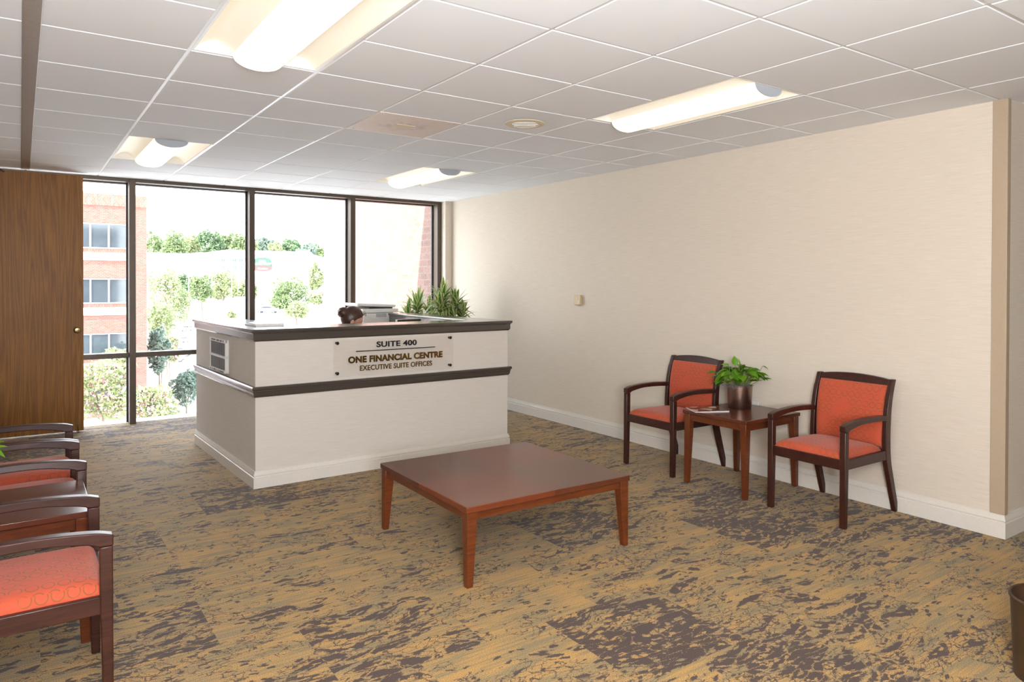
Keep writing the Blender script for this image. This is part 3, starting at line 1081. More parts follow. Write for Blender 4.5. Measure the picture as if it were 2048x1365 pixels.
# waste bin at the right edge of the view
t = thing('waste_bin', 'dark brown tapered bin cut by the lower right edge of the photo', 'bin', (3.148, -2.637, 0))
MB().lathe([(.001, .002), (.115, .002), (.120, .0), (.134, .300), (.137, .307), (.130, .307), (.128, .296), (.110, .012), (.001, .012)], n=40).build('bucket', M['bin'], t, smooth=40)
MB().lathe([(.130, .296), (.139, .299), (.140, .307), (.136, .311), (.129, .309)], n=40, closed=True).build('rim', M['bin'], t, smooth=60)

# ================================================================== RECEPTION DESK
DX, DY, DR = 1.3481, 1.7302, .02984
DM = Matrix.Translation((DX, DY, 0)) @ Matrix.Rotation(DR, 4, 'Z')
W, DL, DRR, HT = 2.244, 1.86, 2.05, 1.1616


def dl(x, y, z=0.0):
    return DM @ Vector((x, y, z))


desk = thing('reception_desk', 'U-shaped reception desk with linen wallpaper sides and dark moulded counter', 'desk', (DX, DY, 0), DR)
TH = .13
MB().box(0, 0, 0, W, TH, 1.09).build('front_panel', M['desk_paper'], desk)
MB().box(0, TH, 0, TH, DL, 1.09).build('side_panel', M['desk_paper'], desk)
MB().box(W - TH, TH, 0, W, DRR, 1.09).build('side_panel', M['desk_paper'], desk)


def u_mould(prof, name, mat, inner=None, bevel=0.0):
    """profile (out, z) mitred round the outer faces of the U: left, front, right"""
    path = [((0, DL), (-1, 0)), ((0, 0), (-1, -1)), ((W, 0), (1, -1)), ((W, DRR), (1, 0))]
    vs = []; n = len(prof)
    for (x, y), (ox, oy) in path:
        for (o, z) in prof:
            vs.append((x + ox * o, y + oy * o, z))
    fs = [tuple(range(n)), tuple(3 * n + i for i in range(n - 1, -1, -1))]
    for k in range(3):
        for i in range(n):
            fs.append((k * n + i, k * n + (i + 1) % n, (k + 1) * n + (i + 1) % n, (k + 1) * n + i))
    mb = MB(); mb.add(vs, fs)
    return mb.build(name, mat, desk, bevel)


def u_top(z0, z1, over, wf, wl, wr, name, mat, bevel):
    out = [(-over, DL + .01), (-over, -over), (W + over, -over), (W + over, DRR + .01), (W - wr, DRR + .01), (W - wr, wf), (wl, wf), (wl, DL + .01)]
    return MB().prism(out, 'z', z0, z1).build(name, mat, desk, bevel, seg=3)


u_top(1.138, HT, .034, .36, .37, .20, 'counter_top', M['counter'], .007)
u_mould([(-.02, 1.072), (.006, 1.072), (.012, 1.080), (.018, 1.086), (.018, 1.128), (.024, 1.133), (.024, 1.1385), (-.02, 1.1385)], 'counter_fascia', M['counter'])
# inner apron of the counter
MB().box(TH + .20, TH, 1.075, TH + .22, DL, 1.138).build('counter_apron', M['counter'], desk)
MB().box(W - .19, .36, 1.05, W - .165, DRR, 1.138).build('counter_apron', M['counter'], desk)
u_mould([(-.01, .664), (.008, .664), (.012, .672), (.017, .684), (.017, .700), (.022, .706), (.022, .716), (.029, .722), (.030, .734), (.024, .742), (-.01, .742)], 'chair_rail', M['counter'])
u_mould([(-.01, 0), (.017, 0), (.017, .080), (.011, .084), (.011, .089), (.016, .093), (.015, .101), (.008, .115), (.008, .124), (-.01, .124)], 'baseboard', M['trim'])
MB().prism([(TH, TH), (W - TH, TH), (W - TH, 1.85), (1.47, 1.85), (1.47, .70), (TH, .70)], 'z', .715, .745).build('work_surface', M['cabinet'], desk, .003)
MB().box(.3, .20, 0, .65, .66, .715).build('pedestal', M['cabinet'], desk, .003)
MB().box(1.72, 1.40, 0, 2.08, 1.82, .715).build('pedestal', M['cabinet'], desk, .003)

# acrylic sign
sg = thing('wall_sign', 'clear acrylic sign with black and gold lettering on the desk front', 'sign', (DX, DY, 0), DR)
sx0, sx1, sz0, sz1 = .585, 1.650, .766, 1.054
MB().box(sx0, -.024, sz0, sx1, -.019, sz1).build('acrylic_panel', M['acrylic'], sg, smooth=0)
yl = -.0245
text_mesh('lettering', 'SUITE 400', .940, 1.300, .985, 1.031, yl, M['letter_black'], sg, bold=.028)['label'] = 'black lettering reading SUITE 400'
MB().box(.765, -.0275, .957, 1.474, -.0245, .964).build('rule_line', M['letter_black'], sg)
text_mesh('lettering', 'ONE FINANCIAL CENTRE', .700, 1.546, .869, .923, yl, M['gold'], sg, bold=.045)['label'] = 'bold gold lettering reading ONE FINANCIAL CENTRE'
text_mesh('lettering', 'EXECUTIVE SUITE OFFICES', .797, 1.444, .805, .847, yl, M['gold'], sg, bold=.020)['label'] = 'thin gold lettering reading EXECUTIVE SUITE OFFICES'
for x in (.611, 1.622):
    for z in (.797, 1.033):
        mt = Matrix.Translation((x, -.0005, z)) @ Matrix.Rotation(R(90), 4, 'X')
        tmp = MB().lathe([(.009, 0), (.009, .026), (.0125, .027), (.0125, .034), (.010, .036), (.001, .036)], n=18)
        q = MB(); q.add([mt @ Vector(v) for v in tmp.v], tmp.f); q.build('standoff', M['black'], sg)

# literature rack on the desk's left side
rk = thing('literature_rack', 'narrow white rack with two dark panels on the left side of the desk', 'rack', (DX, DY, 0), DR)
y0, y1, z0, z1 = .722, 1.226, .766, 1.038
xo = -.0005
MB().box(-.010, y0, z0, xo, y1, z1).build('back_board', M['white_plastic'], rk)
fr = MB().box(-.028, y0, z0, -.010, y0 + .012, z1).box(-.028, y1 - .012, z0, -.010, y1, z1)
fr.build('side_frame', M['white_plastic'], rk, .001)
for (a, b) in ((.886, .902), (.766, .786), (1.010, 1.038)):
    MB().box(-.032, y0, a, -.010, y1, b).build('strip', M['white_plastic'], rk, .001)
for (a, b) in ((.904, 1.009), (.788, .884)):
    pb = MB().box(-.020, y0 + .013, a, -.011, y1 - .013, b)
    for k in range(14):
        yy = y0 + .03 + k * (y1 - y0 - .06) / 13
        pb.box(-.022, yy - .002, a + .004, -.020, yy + .002, b - .004)
    pb.build('dark_panel', M['black'], rk)
r_ = random.Random(2)
for (zc, hh) in ((1.024, .014), (.776, .010)):
    mk = MB(); y = y1 - .05
    while y > y0 + .05:
        w_ = r_.uniform(.010, .022)
        if r_.random() < .86: mk.box(-.0335, y - w_, zc - hh / 2, -.032, y, zc + hh / 2)
        y -= w_ + .007
    mk.build('strip_marks', M['letter_black'], rk)

# papers lying on the counter corner
p_c = dl(.205, .47, HT)
mg = [('stack', .0), ]
for k, (dx, dy, rz, lb) in enumerate(((0, 0, .02, 'bottom white brochure on the left corner of the counter'),
                                      (.012, .012, -.06, 'top white brochure on the left corner of the counter'))):
    p = dl(.205 + dx, .47 + dy, HT + .0005 + k * .0105)
    magazine('brochure', lb, .216, .29, .010, p, DR + rz, M['paper'], 'brochures on the counter')

# monitor on the work surface, seen just over the counter
mon = thing('computer_monitor', 'dark computer monitor edge showing above the counter beside the printer', 'monitor', (3.0, 2.60, .745), R(10))
MB().box(-.15, -.010, .05, .125, .028, .412).build('screen_case', M['counter'], mon, .004)
MB().box(-.135, .028, .065, .11, .030, .40).build('screen', M['black'], mon)
MB().box(-.03, -.03, .01, .03, -.010, .2).build('neck', M['black'], mon, .003)
MB().box(-.10, -.08, 0, .09, .08, .012).build('base', M['black'], mon, .003)

# printer on its cabinet
cab = thing('filing_cabinet', 'low taupe cabinet under the printer behind the desk', 'cabinet', (3.27, 4.15, 0))
MB().box(-.24, -.24, 0, .22, .24, .86).build('body', M['cabinet'], cab, .004)
for k in range(3):
    dr = MB().box(-.225, -.258, .03 + k * .275, .205, -.24, .29 + k * .275).build('drawer', M['cabinet'], cab, .003)
    MB().box(-.06, -.272, .20 + k * .275, .06, -.258, .215 + k * .275).build('handle', M['chrome'], dr, .002)
pr = thing('printer', 'off-white multifunction printer behind the desk with an open scanner lid', 'printer', (3.27, 4.14, .861))
MB().box(-.21, -.24, 0, .250, .24, .297).build('body', M['white_plastic'], pr, .010)
MB().box(-.215, -.245, .308, .208, .24, .352).build('scanner_bed', M['white_plastic'], pr, .008)
MB().box(-.15, -.235, .296, .15, .2, .309).build('waist', M['grey_plastic'], pr, .002)
mt = Matrix.Translation((0, 0, .366)) @ Matrix.Rotation(R(2.5), 4, 'Y')
MB().box(-.27, -.22, .004, .185, .22, .036, mt).build('document_feeder', M['white_plastic'], pr, .010)
MB().box(-.14, -.236, .353, .14, .18, .367).build('feeder_slot', M['black'], pr, .003)
MB().box(-.06, -.252, .26, .06, -.239, .298).build('control_panel', M['grey_plastic'], pr, .003)
MB().box(-.13, -.250, .08, .2, -.239, .10).build('paper_slot', M['grey_plastic'], pr, .002)


# ================================================================== DRACAENAS
def dracaena(label, loc, heads, seed, n_leaf=34, pot_r=.15):
    t = thing('potted_dracaena', label, 'potted plant', loc)
    MB().lathe([(.001, 0), (pot_r * .8, 0), (pot_r, .30), (pot_r, .32), (pot_r - .012, .32), (pot_r - .014, .28), (.001, .27)], n=36).build('pot', M['ceramic'], t, smooth=40)
    MB().lathe([(.001, .285), (pot_r - .015, .285), (pot_r - .02, .275), (.001, .27)], n=24).build('soil', M['soil'], t)
    r = np.random.default_rng(seed)
    quads, uv, rn = [], [], []
    st = MB()
    for (hx, hy, hz, Ls, n) in heads:
        st.tube([(hx * .25, hy * .25, .28), (hx * .6, hy * .6, .28 + (hz - .28) * .55), (hx, hy, hz)], [.014, .012, .010], 8)
        for k in range(n):
            a = k * 2.399 + r.uniform(-.3, .3)
            q = (k + .5) / n
            el = R(82 - 92 * q + r.uniform(-14, 14))
            L = Ls * r.uniform(.75, 1.1)
            wmax = .026 * r.uniform(.8, 1.2)
            droop = r.uniform(.5, 1.15) * (.35 + q)
            d0 = Vector((math.cos(a) * math.cos(el), math.sin(a) * math.cos(el), math.sin(el)))
            side = Vector((-math.sin(a), math.cos(a), 0))
            base = Vector((hx, hy, hz - .10 * q + .02))
            pts = []
            S = 6
            for s in range(S + 1):
                u = s / S
                pts.append(base + d0 * (L * u) + Vector((0, 0, -droop * L * .62 * u * u)))
            rv = r.uniform(0, 1)
            ws = [wmax * w for w in (.5, .85, 1.0, .95, .75, .42, .0)]
            for s in range(S):
                for sgn in (-1, 1):
                    lift = Vector((0, 0, .22))
                    q4 = [pts[s], pts[s] + side * sgn * ws[s] + lift * ws[s], pts[s + 1] + side * sgn * ws[s + 1] + lift * ws[s + 1], pts[s + 1]]
                    quads.append([tuple(p) for p in q4]); uv.append([(0, s / S), (1, s / S), (1, (s + 1) / S), (0, (s + 1) / S)]); rn.append(rv)
    card_mesh('foliage', quads, uv, rn, M['leaf_striped'], t)
    st.build('stems', M['bark'], t)
    return t


dracaena('left striped dracaena behind the desk, in front of the brick view', (4.04, 4.50, 0),
         [(-.02, 0, 1.17, .36, 46), (.12, -.05, 1.09, .33, 42), (-.13, .03, 1.06, .33, 42)], 4)
dracaena('taller bushier striped dracaena behind the desk, by the beige column', (4.115, 3.93, 0),
         [(-.03, .03, 1.31, .30, 46), (.12, -.02, 1.24, .29, 44), (-.10, -.04, 1.20, .29, 42), (.19, -.04, 1.10, .28, 40), (.03, -.06, 1.07, .28, 40)], 9)


# ================================================================== PERSON
def limb(mb, pts, rs, n=12):
    mb.tube(pts, rs, n)
    for p, r in zip(pts, rs):
        mb.ball(p, r, n=12, m=8)


def remesh(mb, name, mat, parent, vox, smooth_it=4):
    o = mb.build(name, mat, parent, smooth=0)
    m = o.modifiers.new('Remesh', 'REMESH'); m.mode = 'VOXEL'; m.voxel_size = vox; m.use_smooth_shade = True
    s = o.modifiers.new('Smooth', 'SMOOTH'); s.iterations = smooth_it; s.factor = .5
    return o


# local frame: faces +X, sits at origin; seat height .45
PX, PY = 2.405, 2.76
per = thing('person', 'person with dark hair in a bun seated behind the desk, glasses on head', 'person', (PX, PY, 0), R(-6))
b = MB()
limb(b, [(0, 0, .52), (.02, 0, .64), (.03, 0, .78), (.035, 0, .92)], [.135, .125, .135, .115], 16)
b.ball((.02, 0, .52), .15, .95, 1.15, .7)
b.ball((.03, 0, .84), .13, .85, 1.25, .9)
limb(b, [(.035, 0, .92), (.055, 0, 1.0), (.075, 0, 1.06)], [.075, .052, .052], 14)
for s in (-1, 1):
    limb(b, [(.035, s * .165, .90), (.06, s * .21, .74), (.10, s * .22, .66)], [.056, .045, .042])
    limb(b, [(.10, s * .22, .66), (.22, s * .19, .72), (.34, s * .14, .765)], [.042, .036, .027])
    b.ball((.385, s * .128, .772), .04, 1.15, .95, .42)
    for k, (ln, sp) in enumerate(((.070, -.030), (.080, -.010), (.075, .010), (.058, .030))):
        yb = s * (.128) + sp
        limb(b, [(.410, yb, .775), (.410 + ln * .5, yb, .784), (.410 + ln, yb, .770)], [.0095, .0088, .0075], 8)
    limb(b, [(.365, s * .100, .772), (.395, s * .078, .776), (.425, s * .070, .770)], [.012, .0105, .009], 8)
    limb(b, [(.03, s * .10, .52), (.24, s * .11, .535), (.42, s * .11, .50)], [.09, .075, .058])
    limb(b, [(.42, s * .11, .50), (.42, s * .11, .28), (.41, s * .11, .09)], [.056, .052, .036])
    limb(b, [(.40, s * .11, .055), (.47, s * .115, .04), (.55, s * .12, .032)], [.04, .036, .028])
# head, tipped forward
HC = Vector((.075, 0, 1.150)); HR = Matrix.Rotation(R(24), 3, 'Y')
def hd(x, y, z): return HC + HR @ Vector((x, y, z))
b.ball(hd(-.005, 0, .025), .100, .98, .78, 1.0, mt=HR, n=20, m=14)
b.ball(hd(.030, 0, -.045), .072, .92, .86, 1.05, mt=HR, n=18, m=12)
b.ball(hd(.060, 0, -.085), .036, .9, 1.1, .8, mt=HR)
limb(b, [hd(.088, 0, .012), hd(.106, 0, -.022), hd(.104, 0, -.034)], [.010, .013, .011], 10)
b.ball(hd(.088, 0, -.062), .018, .6, 1.3, .45, mt=HR)
b.ball(hd(.086, 0, -.072), .018, .6, 1.2, .5, mt=HR)
for s in (-1, 1):
    b.ball(hd(-.012, s * .079, -.018), .030, .62, .30, 1.05, mt=HR)
    b.ball(hd(.083, s * .032, .030), .020, .5, 1.1, .45, mt=HR)
body = remesh(b, 'body', M['skin'], per, .0062)
ey = MB()
for s in (-1, 1):
    ey.ball(hd(.081, s * .031, .008), .0125, .8, 1, .8, mt=HR)
ey.build('eyes', M['black'], per)
# hair cap, bun
h = MB()
N1, N2 = 26, 16
def cap(u, v):
    th = 2 * PI * u
    lim = 1.72 - .84 * max(0, math.cos(th)) ** 1.2 + .85 * max(0, -math.cos(th) + .15) ** .45
    a = .001 + v * lim
    k = 1 + .008 * math.sin(th * 17)
    return tuple(hd(-.009 + .107 * math.sin(a) * math.cos(th) * k, .086 * math.sin(a) * math.sin(th) * k, .026 + .109 * math.cos(a)))
h.grid(cap, N1 * 2, N2)
ho = h.build('hair', M['hair'], per, smooth=80)
so_ = ho.modifiers.new('Solidify', 'SOLIDIFY'); so_.thickness = .010; so_.offset = -1
BX, BZ = -.006, 1.226
bn = MB().ball((BX, 0, BZ), .050, 1.0, 1.05, 1.0, n=24, m=14)
for k in range(5):
    a0 = k * 1.25
    bn.tube([(BX + .044 * math.cos(a0 + s * .5) * math.cos(s * .35 - .7), .046 * math.sin(s * .35 - .7), BZ + .044 * math.sin(a0 + s * .5) * math.cos(s * .35 - .7)) for s in range(6)], .011, 8)
bn.build('bun', M['hair'], ho, smooth=80)
# glasses pushed up on the hair
gl = MB()
for s in (-1, 1):
    ring = [hd(.078 + .016 * math.sin(a) * -1, s * .036 + .027 * math.cos(a), .104 + .020 * math.sin(a)) for a in [2 * PI * k / 20 for k in range(21)]]
    gl.tube(ring, .0022, 6)
    gl.tube([hd(.078, s * .064, .104), hd(.03, s * .093, .062), hd(-.02, s * .094, .008)], .0024, 6)
gl.tube([hd(.082, -.010, .108), hd(.086, 0, .112), hd(.082, .010, .108)], .0022, 6)
go = gl.build('glasses', M['brass'], per, smooth=60)
ln_ = MB()
for s in (-1, 1):
    tmp = MB().lathe([(.001, 0), (.025, 0), (.025, .0015), (.001, .0015)], n=20)
    mt = Matrix.Translation(hd(.079, s * .036, .104)) @ (HR.to_4x4() @ Matrix.Rotation(R(50), 4, 'Y'))
    ln_.add([mt @ Vector(v) for v in tmp.v], tmp.f)
ln_.build('lenses', M['acrylic'], go)
# clothes
c_ = MB()
limb(c_, [(0, 0, .56), (.02, 0, .66), (.03, 0, .78), (.035, 0, .905)], [.147, .137, .147, .127], 16)
c_.ball((.03, 0, .84), .142, .87, 1.27, .88)
for s in (-1, 1):
    limb(c_, [(.035, s * .165, .90), (.06, s * .21, .74), (.10, s * .22, .66), (.20, s * .195, .71)], [.066, .055, .052, .046])
remesh(c_, 'blouse', M['blouse'], per, .008)
c_ = MB()
c_.ball((.02, 0, .535), .166, .97, 1.13, .72)
for s in (-1, 1):
    limb(c_, [(.03, s * .10, .52), (.24, s * .11, .535), (.42, s * .11, .50)], [.100, .085, .068])
    limb(c_, [(.42, s * .11, .50), (.42, s * .11, .28), (.41, s * .11, .11)], [.066, .064, .058])
remesh(c_, 'trousers', M['trousers'], per, .008)
oc = thing('office_chair', 'black office chair behind the desk under the seated person', 'chair', (PX, PY, 0), R(-6))
MB().box(-.22, -.24, .355, .26, .24, .412).build('seat', M['trousers'], oc, .02)
MB().box(-.275, -.21, .50, -.225, .21, .84).build('backrest', M['trousers'], oc, .02)
MB().box(-.26, -.03, .38, -.235, .03, .55).build('back_bar', M['black'], oc)
MB().lathe([(.028, .10), (.028, .36)], n=16).build('gas_lift', M['chrome'], oc)
for k in range(5):
    a = 2 * PI * k / 5 + .3
    lg = MB().tube([(0, 0, .11), (.27 * math.cos(a), .27 * math.sin(a), .07)], [.024, .018], 8).build('leg', M['black'], oc)
    MB().ball((.27 * math.cos(a), .27 * math.sin(a), .027), .026, n=12, m=8).build('caster', M['black'], lg)

# ================================================================== OUTSIDE
GZ = -12.6


def sstep(a, b, x):
    t = min(1, max(0, (x - a) / (b - a))); return t * t * (3 - 2 * t)


def ground_z(x, y):
    s = (x - CAM.x) / max(5, (y - CAM.y)); d = (y - CAM.y)
    t = sstep(.178, .225, s) * sstep(95, 140, d)
    lo = GZ + sstep(215, 300, d) * 8
    z = lo + (-5.0 + 3.0 * sstep(148, 186, d) - lo) * t
    z = z + sstep(225, 300, d) * 4 + sstep(300, 430, d) * 18
    return z


gm = MB()
NX, NY = 60, 60
gm.grid(lambda u, v: ((-60 + 330 * u), 10.2 + 560 * v ** 1.5, ground_z(-60 + 330 * u, 10.2 + 560 * v ** 1.5)), NX, NY)
gm.box(-60, 5.3, GZ - .5, 4.7, 10.2, GZ)
o = struct('ground', gm, M['asphalt'], smooth=60)


def foliage(clumps, n, size, seed):
    """leaf cards scattered over ellipsoid clumps (cx,cy,cz,rx,ry,rz)"""
    r = np.random.default_rng(seed)
    cl = np.array(clumps); w = cl[:, 3] * cl[:, 5]; idx = r.choice(len(cl), n, p=w / w.sum())
    d = r.normal(size=(n, 3)); d /= np.linalg.norm(d, axis=1)[:, None]
    rad = r.uniform(.55, 1.05, n) ** .6
    P = cl[idx, :3] + d * cl[idx, 3:6] * rad[:, None]
    a = r.normal(size=(n, 3)) + d * .2; a /= np.linalg.norm(a, axis=1)[:, None]
    b = np.cross(a, r.normal(size=(n, 3))); b /= np.linalg.norm(b, axis=1)[:, None]
    s = size * r.uniform(.6, 1.4, n)[:, None]
    q = np.stack([P - a * s, P + b * s * .55, P + a * s, P - b * s * .55], 1)
    return q, r.uniform(0, 1, n)


def tree(name, label, px, top, bot, wpx, depth, leaf, seed, n=2600, leafpx=2.6, group=None, round_=1.0, cat='tree', clumps_n=11, trunk=True):
    r = random.Random(seed)
    c = at_depth(px, (top + bot) / 2, depth)
    k = depth / F_PX
    hw = wpx * k / 2; hh = (bot - top) * k / 2
    gz = ground_z(c.x, c.y)
    if not trunk: gz = c.z - hh
    t = thing(name, label, cat, (c.x, c.y, gz), 0, group)
    zc = c.z - gz
    cl = [(0, 0, zc, hw * .62, hw * .62, hh * .70)]
    for q in range(clumps_n):
        a = r.uniform(0, 2 * PI); e = r.uniform(-.8, .95)
        ce = math.sqrt(1 - e * e)
        rr = r.uniform(.26, .42)
        cl.append((math.cos(a) * ce * hw * .66, math.sin(a) * ce * hw * .66, zc + e * hh * .66, hw * rr, hw * rr, hh * rr * round_))
    qd, rn = foliage(cl, n, leafpx * k, seed)
    f = card_mesh('foliage', qd, None, rn, leaf, t)
    if trunk and zc - hh * .5 > .3:
        rt = max(.08, hw * .06)
        tr = MB().tube([(0, 0, 0), (hw * .05, 0, (zc - hh) * .6 + .1), (0, 0, zc)], [rt * 1.3, rt, rt * .45], 8)
        for q in range(4):
            a = r.uniform(0, 2 * PI)
            tr.tube([(0, 0, max(.1, zc - hh * .6)), (math.cos(a) * hw * .55, math.sin(a) * hw * .55, zc + hh * .35)], [rt * .5, rt * .2], 6)
        tr.build('trunk', M['bark'], t)
    return t


# neighbouring brick office building
YO = 52.7
def ox(px): 
    d_ = ray(px, 600); return CAM.x + d_.x * (YO - CAM.y) / d_.y
def oz(py):
    d_ = ray(215, py); return CAM.z + d_.z * (YO - CAM.y) / d_.y
xr_ = ox(293.5); xl_ = -26.0
ob = thing('office_building', 'pink brick office building with ribbon windows left of the parking lot', 'building', (xr_, YO, GZ))
def obox(mb, x0, y0, z0, x1, y1, z1): return mb.box(x0 - xr_, y0, z0 - GZ, x1 - xr_, y1, z1 - GZ)
zt = oz(389)
obox(MB(), xl_, 0, GZ, xr_, 22, zt).build('walls', M['brick_far'], ob, smooth=0)
obox(MB(), xl_, -.06, zt, xr_ + .06, 22, zt + .12).build('coping', M['alu'], ob)
obox(MB(), xl_, -.05, oz(412), xr_ + .05, 0, zt).build('soldier_course', M['soldier'], ob, smooth=0)
xw1 = ox(259)
pitch = oz(448) - oz(557.6)
for k in range(5):
    dz = pitch * k
    za, zb = oz(448) - dz, oz(498) - dz
    if zb < GZ + .5: break
    w = obox(MB(), xl_ + 1, -.06, zb, xw1, .1, za).build('window', M['dark_glass'], ob, smooth=0)
    mm = MB(); x = ox(217.6) + 1.1 * 1
    x = ox(217.6) + 30 * (ox(217.6) - ox(180.8)) * 0
    sp = ox(217.6) - ox(180.8)
    q = -2
    while ox(217.6) - q * sp > xl_ + 1:
        xx = ox(217.6) - q * sp; q += 1
        if xx > xw1: continue
        obox(mm, xx - .05, -.10, zb + .08, xx + .05, -.05, za - .06)
    obox(mm, xl_ + 1, -.10, za - .06, xw1, -.05, za); obox(mm, xl_ + 1, -.10, zb, xw1, -.05, zb + .08)
    mm.build('mullions', M['alu'], w)
    obox(MB(), xl_, -.04, oz(506) - dz, xr_ * 0 + xw1 + .15, 0, zb).build('soldier_course', M['soldier'], ob, smooth=0)
    obox(MB(), xl_, -.07, oz(521) - dz, xw1 + .15, 0, oz(506) - dz).build('stone_band', M['stone'], ob, smooth=0)


# pale hotel far up the hill
def house(name, label, px0, px1, eave, base, ridge, depth, depth_m, win=None, hip=True):
    a = at_depth(px0, base, depth); b_ = at_depth(px1, base, depth)
    w = (b_ - a).xy.length; ang = math.atan2(b_.y - a.y, b_.x - a.x)
    k = depth / F_PX
    he = (base - eave) * k; hr = (base - ridge) * k
    gz = min(ground_z(a.x, a.y), a.z) - 1
    t = thing(name, label, 'building', (a.x, a.y, gz), ang)
    z0 = a.z - gz
    MB().box(0, 0, 0, w, depth_m, z0 + he).build('walls', M['stucco'], t, smooth=0)
    ov = 1.0
    inset = depth_m * .5 if hip else 0
    vs = [(-ov, -ov, z0 + he), (w + ov, -ov, z0 + he), (w + ov, depth_m + ov, z0 + he), (-ov, depth_m + ov, z0 + he), (inset, depth_m / 2, z0 + hr), (w - inset, depth_m / 2, z0 + hr)]
    r = MB(); r.add(vs, [(0, 1, 5, 4), (1, 2, 5), (2, 3, 4, 5), (3, 0, 4), (3, 2, 1, 0)]); r.build('roof', M['roof'], t, smooth=0)
    for (wx, wy, ww, wh) in (win or []):
        x0 = (wx - px0) * k * w / ((px1 - px0) * k); z = z0 + (base - wy) * k
        wn = MB().box(x0, -.12, z - wh * k, x0 + ww * k, .05, z).build('window', M['blue_glass'], t, smooth=0)
        MB().box(x0 + ww * k * .46, -.18, z - wh * k, x0 + ww * k * .54, -.10, z).build('mullion', M['stucco'], wn, smooth=0)
    return t


wins = [(x, y, 7, 6) for y in (518.5, 532) for x in (412, 424, 443, 466, 479)]
house('hotel_building', 'long white hotel with blue windows on the hill beyond the trees', 404, 520, 516, 560, 501, 330, 16, wins)
house('gatehouse', 'small grey-roofed white building at the left end of the hotel', 372, 404, 516, 555, 504, 300, 12)
house('white_building', 'white gabled building on the hill right of the hotel sign', 545, 630, 516, 600, 499, 260, 20, [(538 + 40, 560, 5, 8)], hip=True)
house('white_annex', 'plain white flat-fronted block behind the hotel sign', 508, 556, 509, 590, 503, 300, 14, [(515, 519, 4, 4), (527, 519, 4, 4)])


# hotel sign on its pier
SD = 172
sgp = at_depth(525.5, 560, SD); gz = ground_z(sgp.x, sgp.y)
k150 = SD / F_PX
hs = thing('hotel_sign', 'green and red hotel sign on a white pier beyond the parking lot', 'sign', (sgp.x, sgp.y, gz), R(-29))
def sz_(py): return CAM.z + (580.5 - py) * k150 - gz
wpx = 17 * k150
MB().box(-10.5 * k150, -.25, 0, 10.5 * k150, .35, sz_(556)).build('pier', M['stucco'], hs, .05)
MB().box(-12 * k150, -.4, 0, 12 * k150, .5, .6).build('pier_base', M['stucco'], hs, .05)
top = [(-wpx * math.cos(PI * q / 16), sz_(539) + (sz_(530) - sz_(539)) * math.sin(PI * q / 16) ** .7) for q in range(17)]
pl = [(wpx, sz_(549))] + [(wpx * (1 - 2 * q / 10), sz_(549) + .35 * math.sin(PI * q / 10)) for q in range(1, 10)] + [(-wpx, sz_(549))] + top
MB().prism(pl, 'y', -.42, -.05).build('green_face', M['green_sign'], hs, smooth=0)
pl = [(-wpx * 1.08, sz_(550))] + [(-wpx * 1.08 * math.cos(PI * q / 12), sz_(553) - (sz_(553) - sz_(557.5)) * math.sin(PI * q / 12)) for q in range(0, 13)] + [(wpx * 1.08, sz_(540)), (wpx, sz_(549))] + \
     [(wpx * (1 - 2 * q / 10), sz_(549) + .35 * math.sin(PI * q / 10)) for q in range(1, 10)] + [(-wpx, sz_(549))]
MB().prism(pl, 'y', -.40, 0).build('red_face', M['red_sign'], hs, smooth=0)
text_mesh('lettering', 'COURTYARD', -wpx * .96, wpx * .96, sz_(545.2), sz_(540.8), -.43, M['stucco'], hs, thick=.05, bold=.02)
text_mesh('lettering', 'Marriott', -wpx * .5, wpx * .6, sz_(554.5), sz_(550.3), -.41, M['stucco'], hs, thick=.05, bold=.02)
em = MB()
for q in range(7):
    x = (q - 3) * wpx * .11
    em.box(x - .05, -.47, sz_(539), x + .05, -.42, sz_(536 - .8 * math.cos((q - 3) * .5)))
em.box(-wpx * .45, -.47, sz_(539.6), wpx * .45, -.42, sz_(539)).box(-wpx * .38, -.47, sz_(536.2), wpx * .38, -.42, sz_(535.7))
em.build('gate_emblem', M['stucco'], hs, smooth=0)


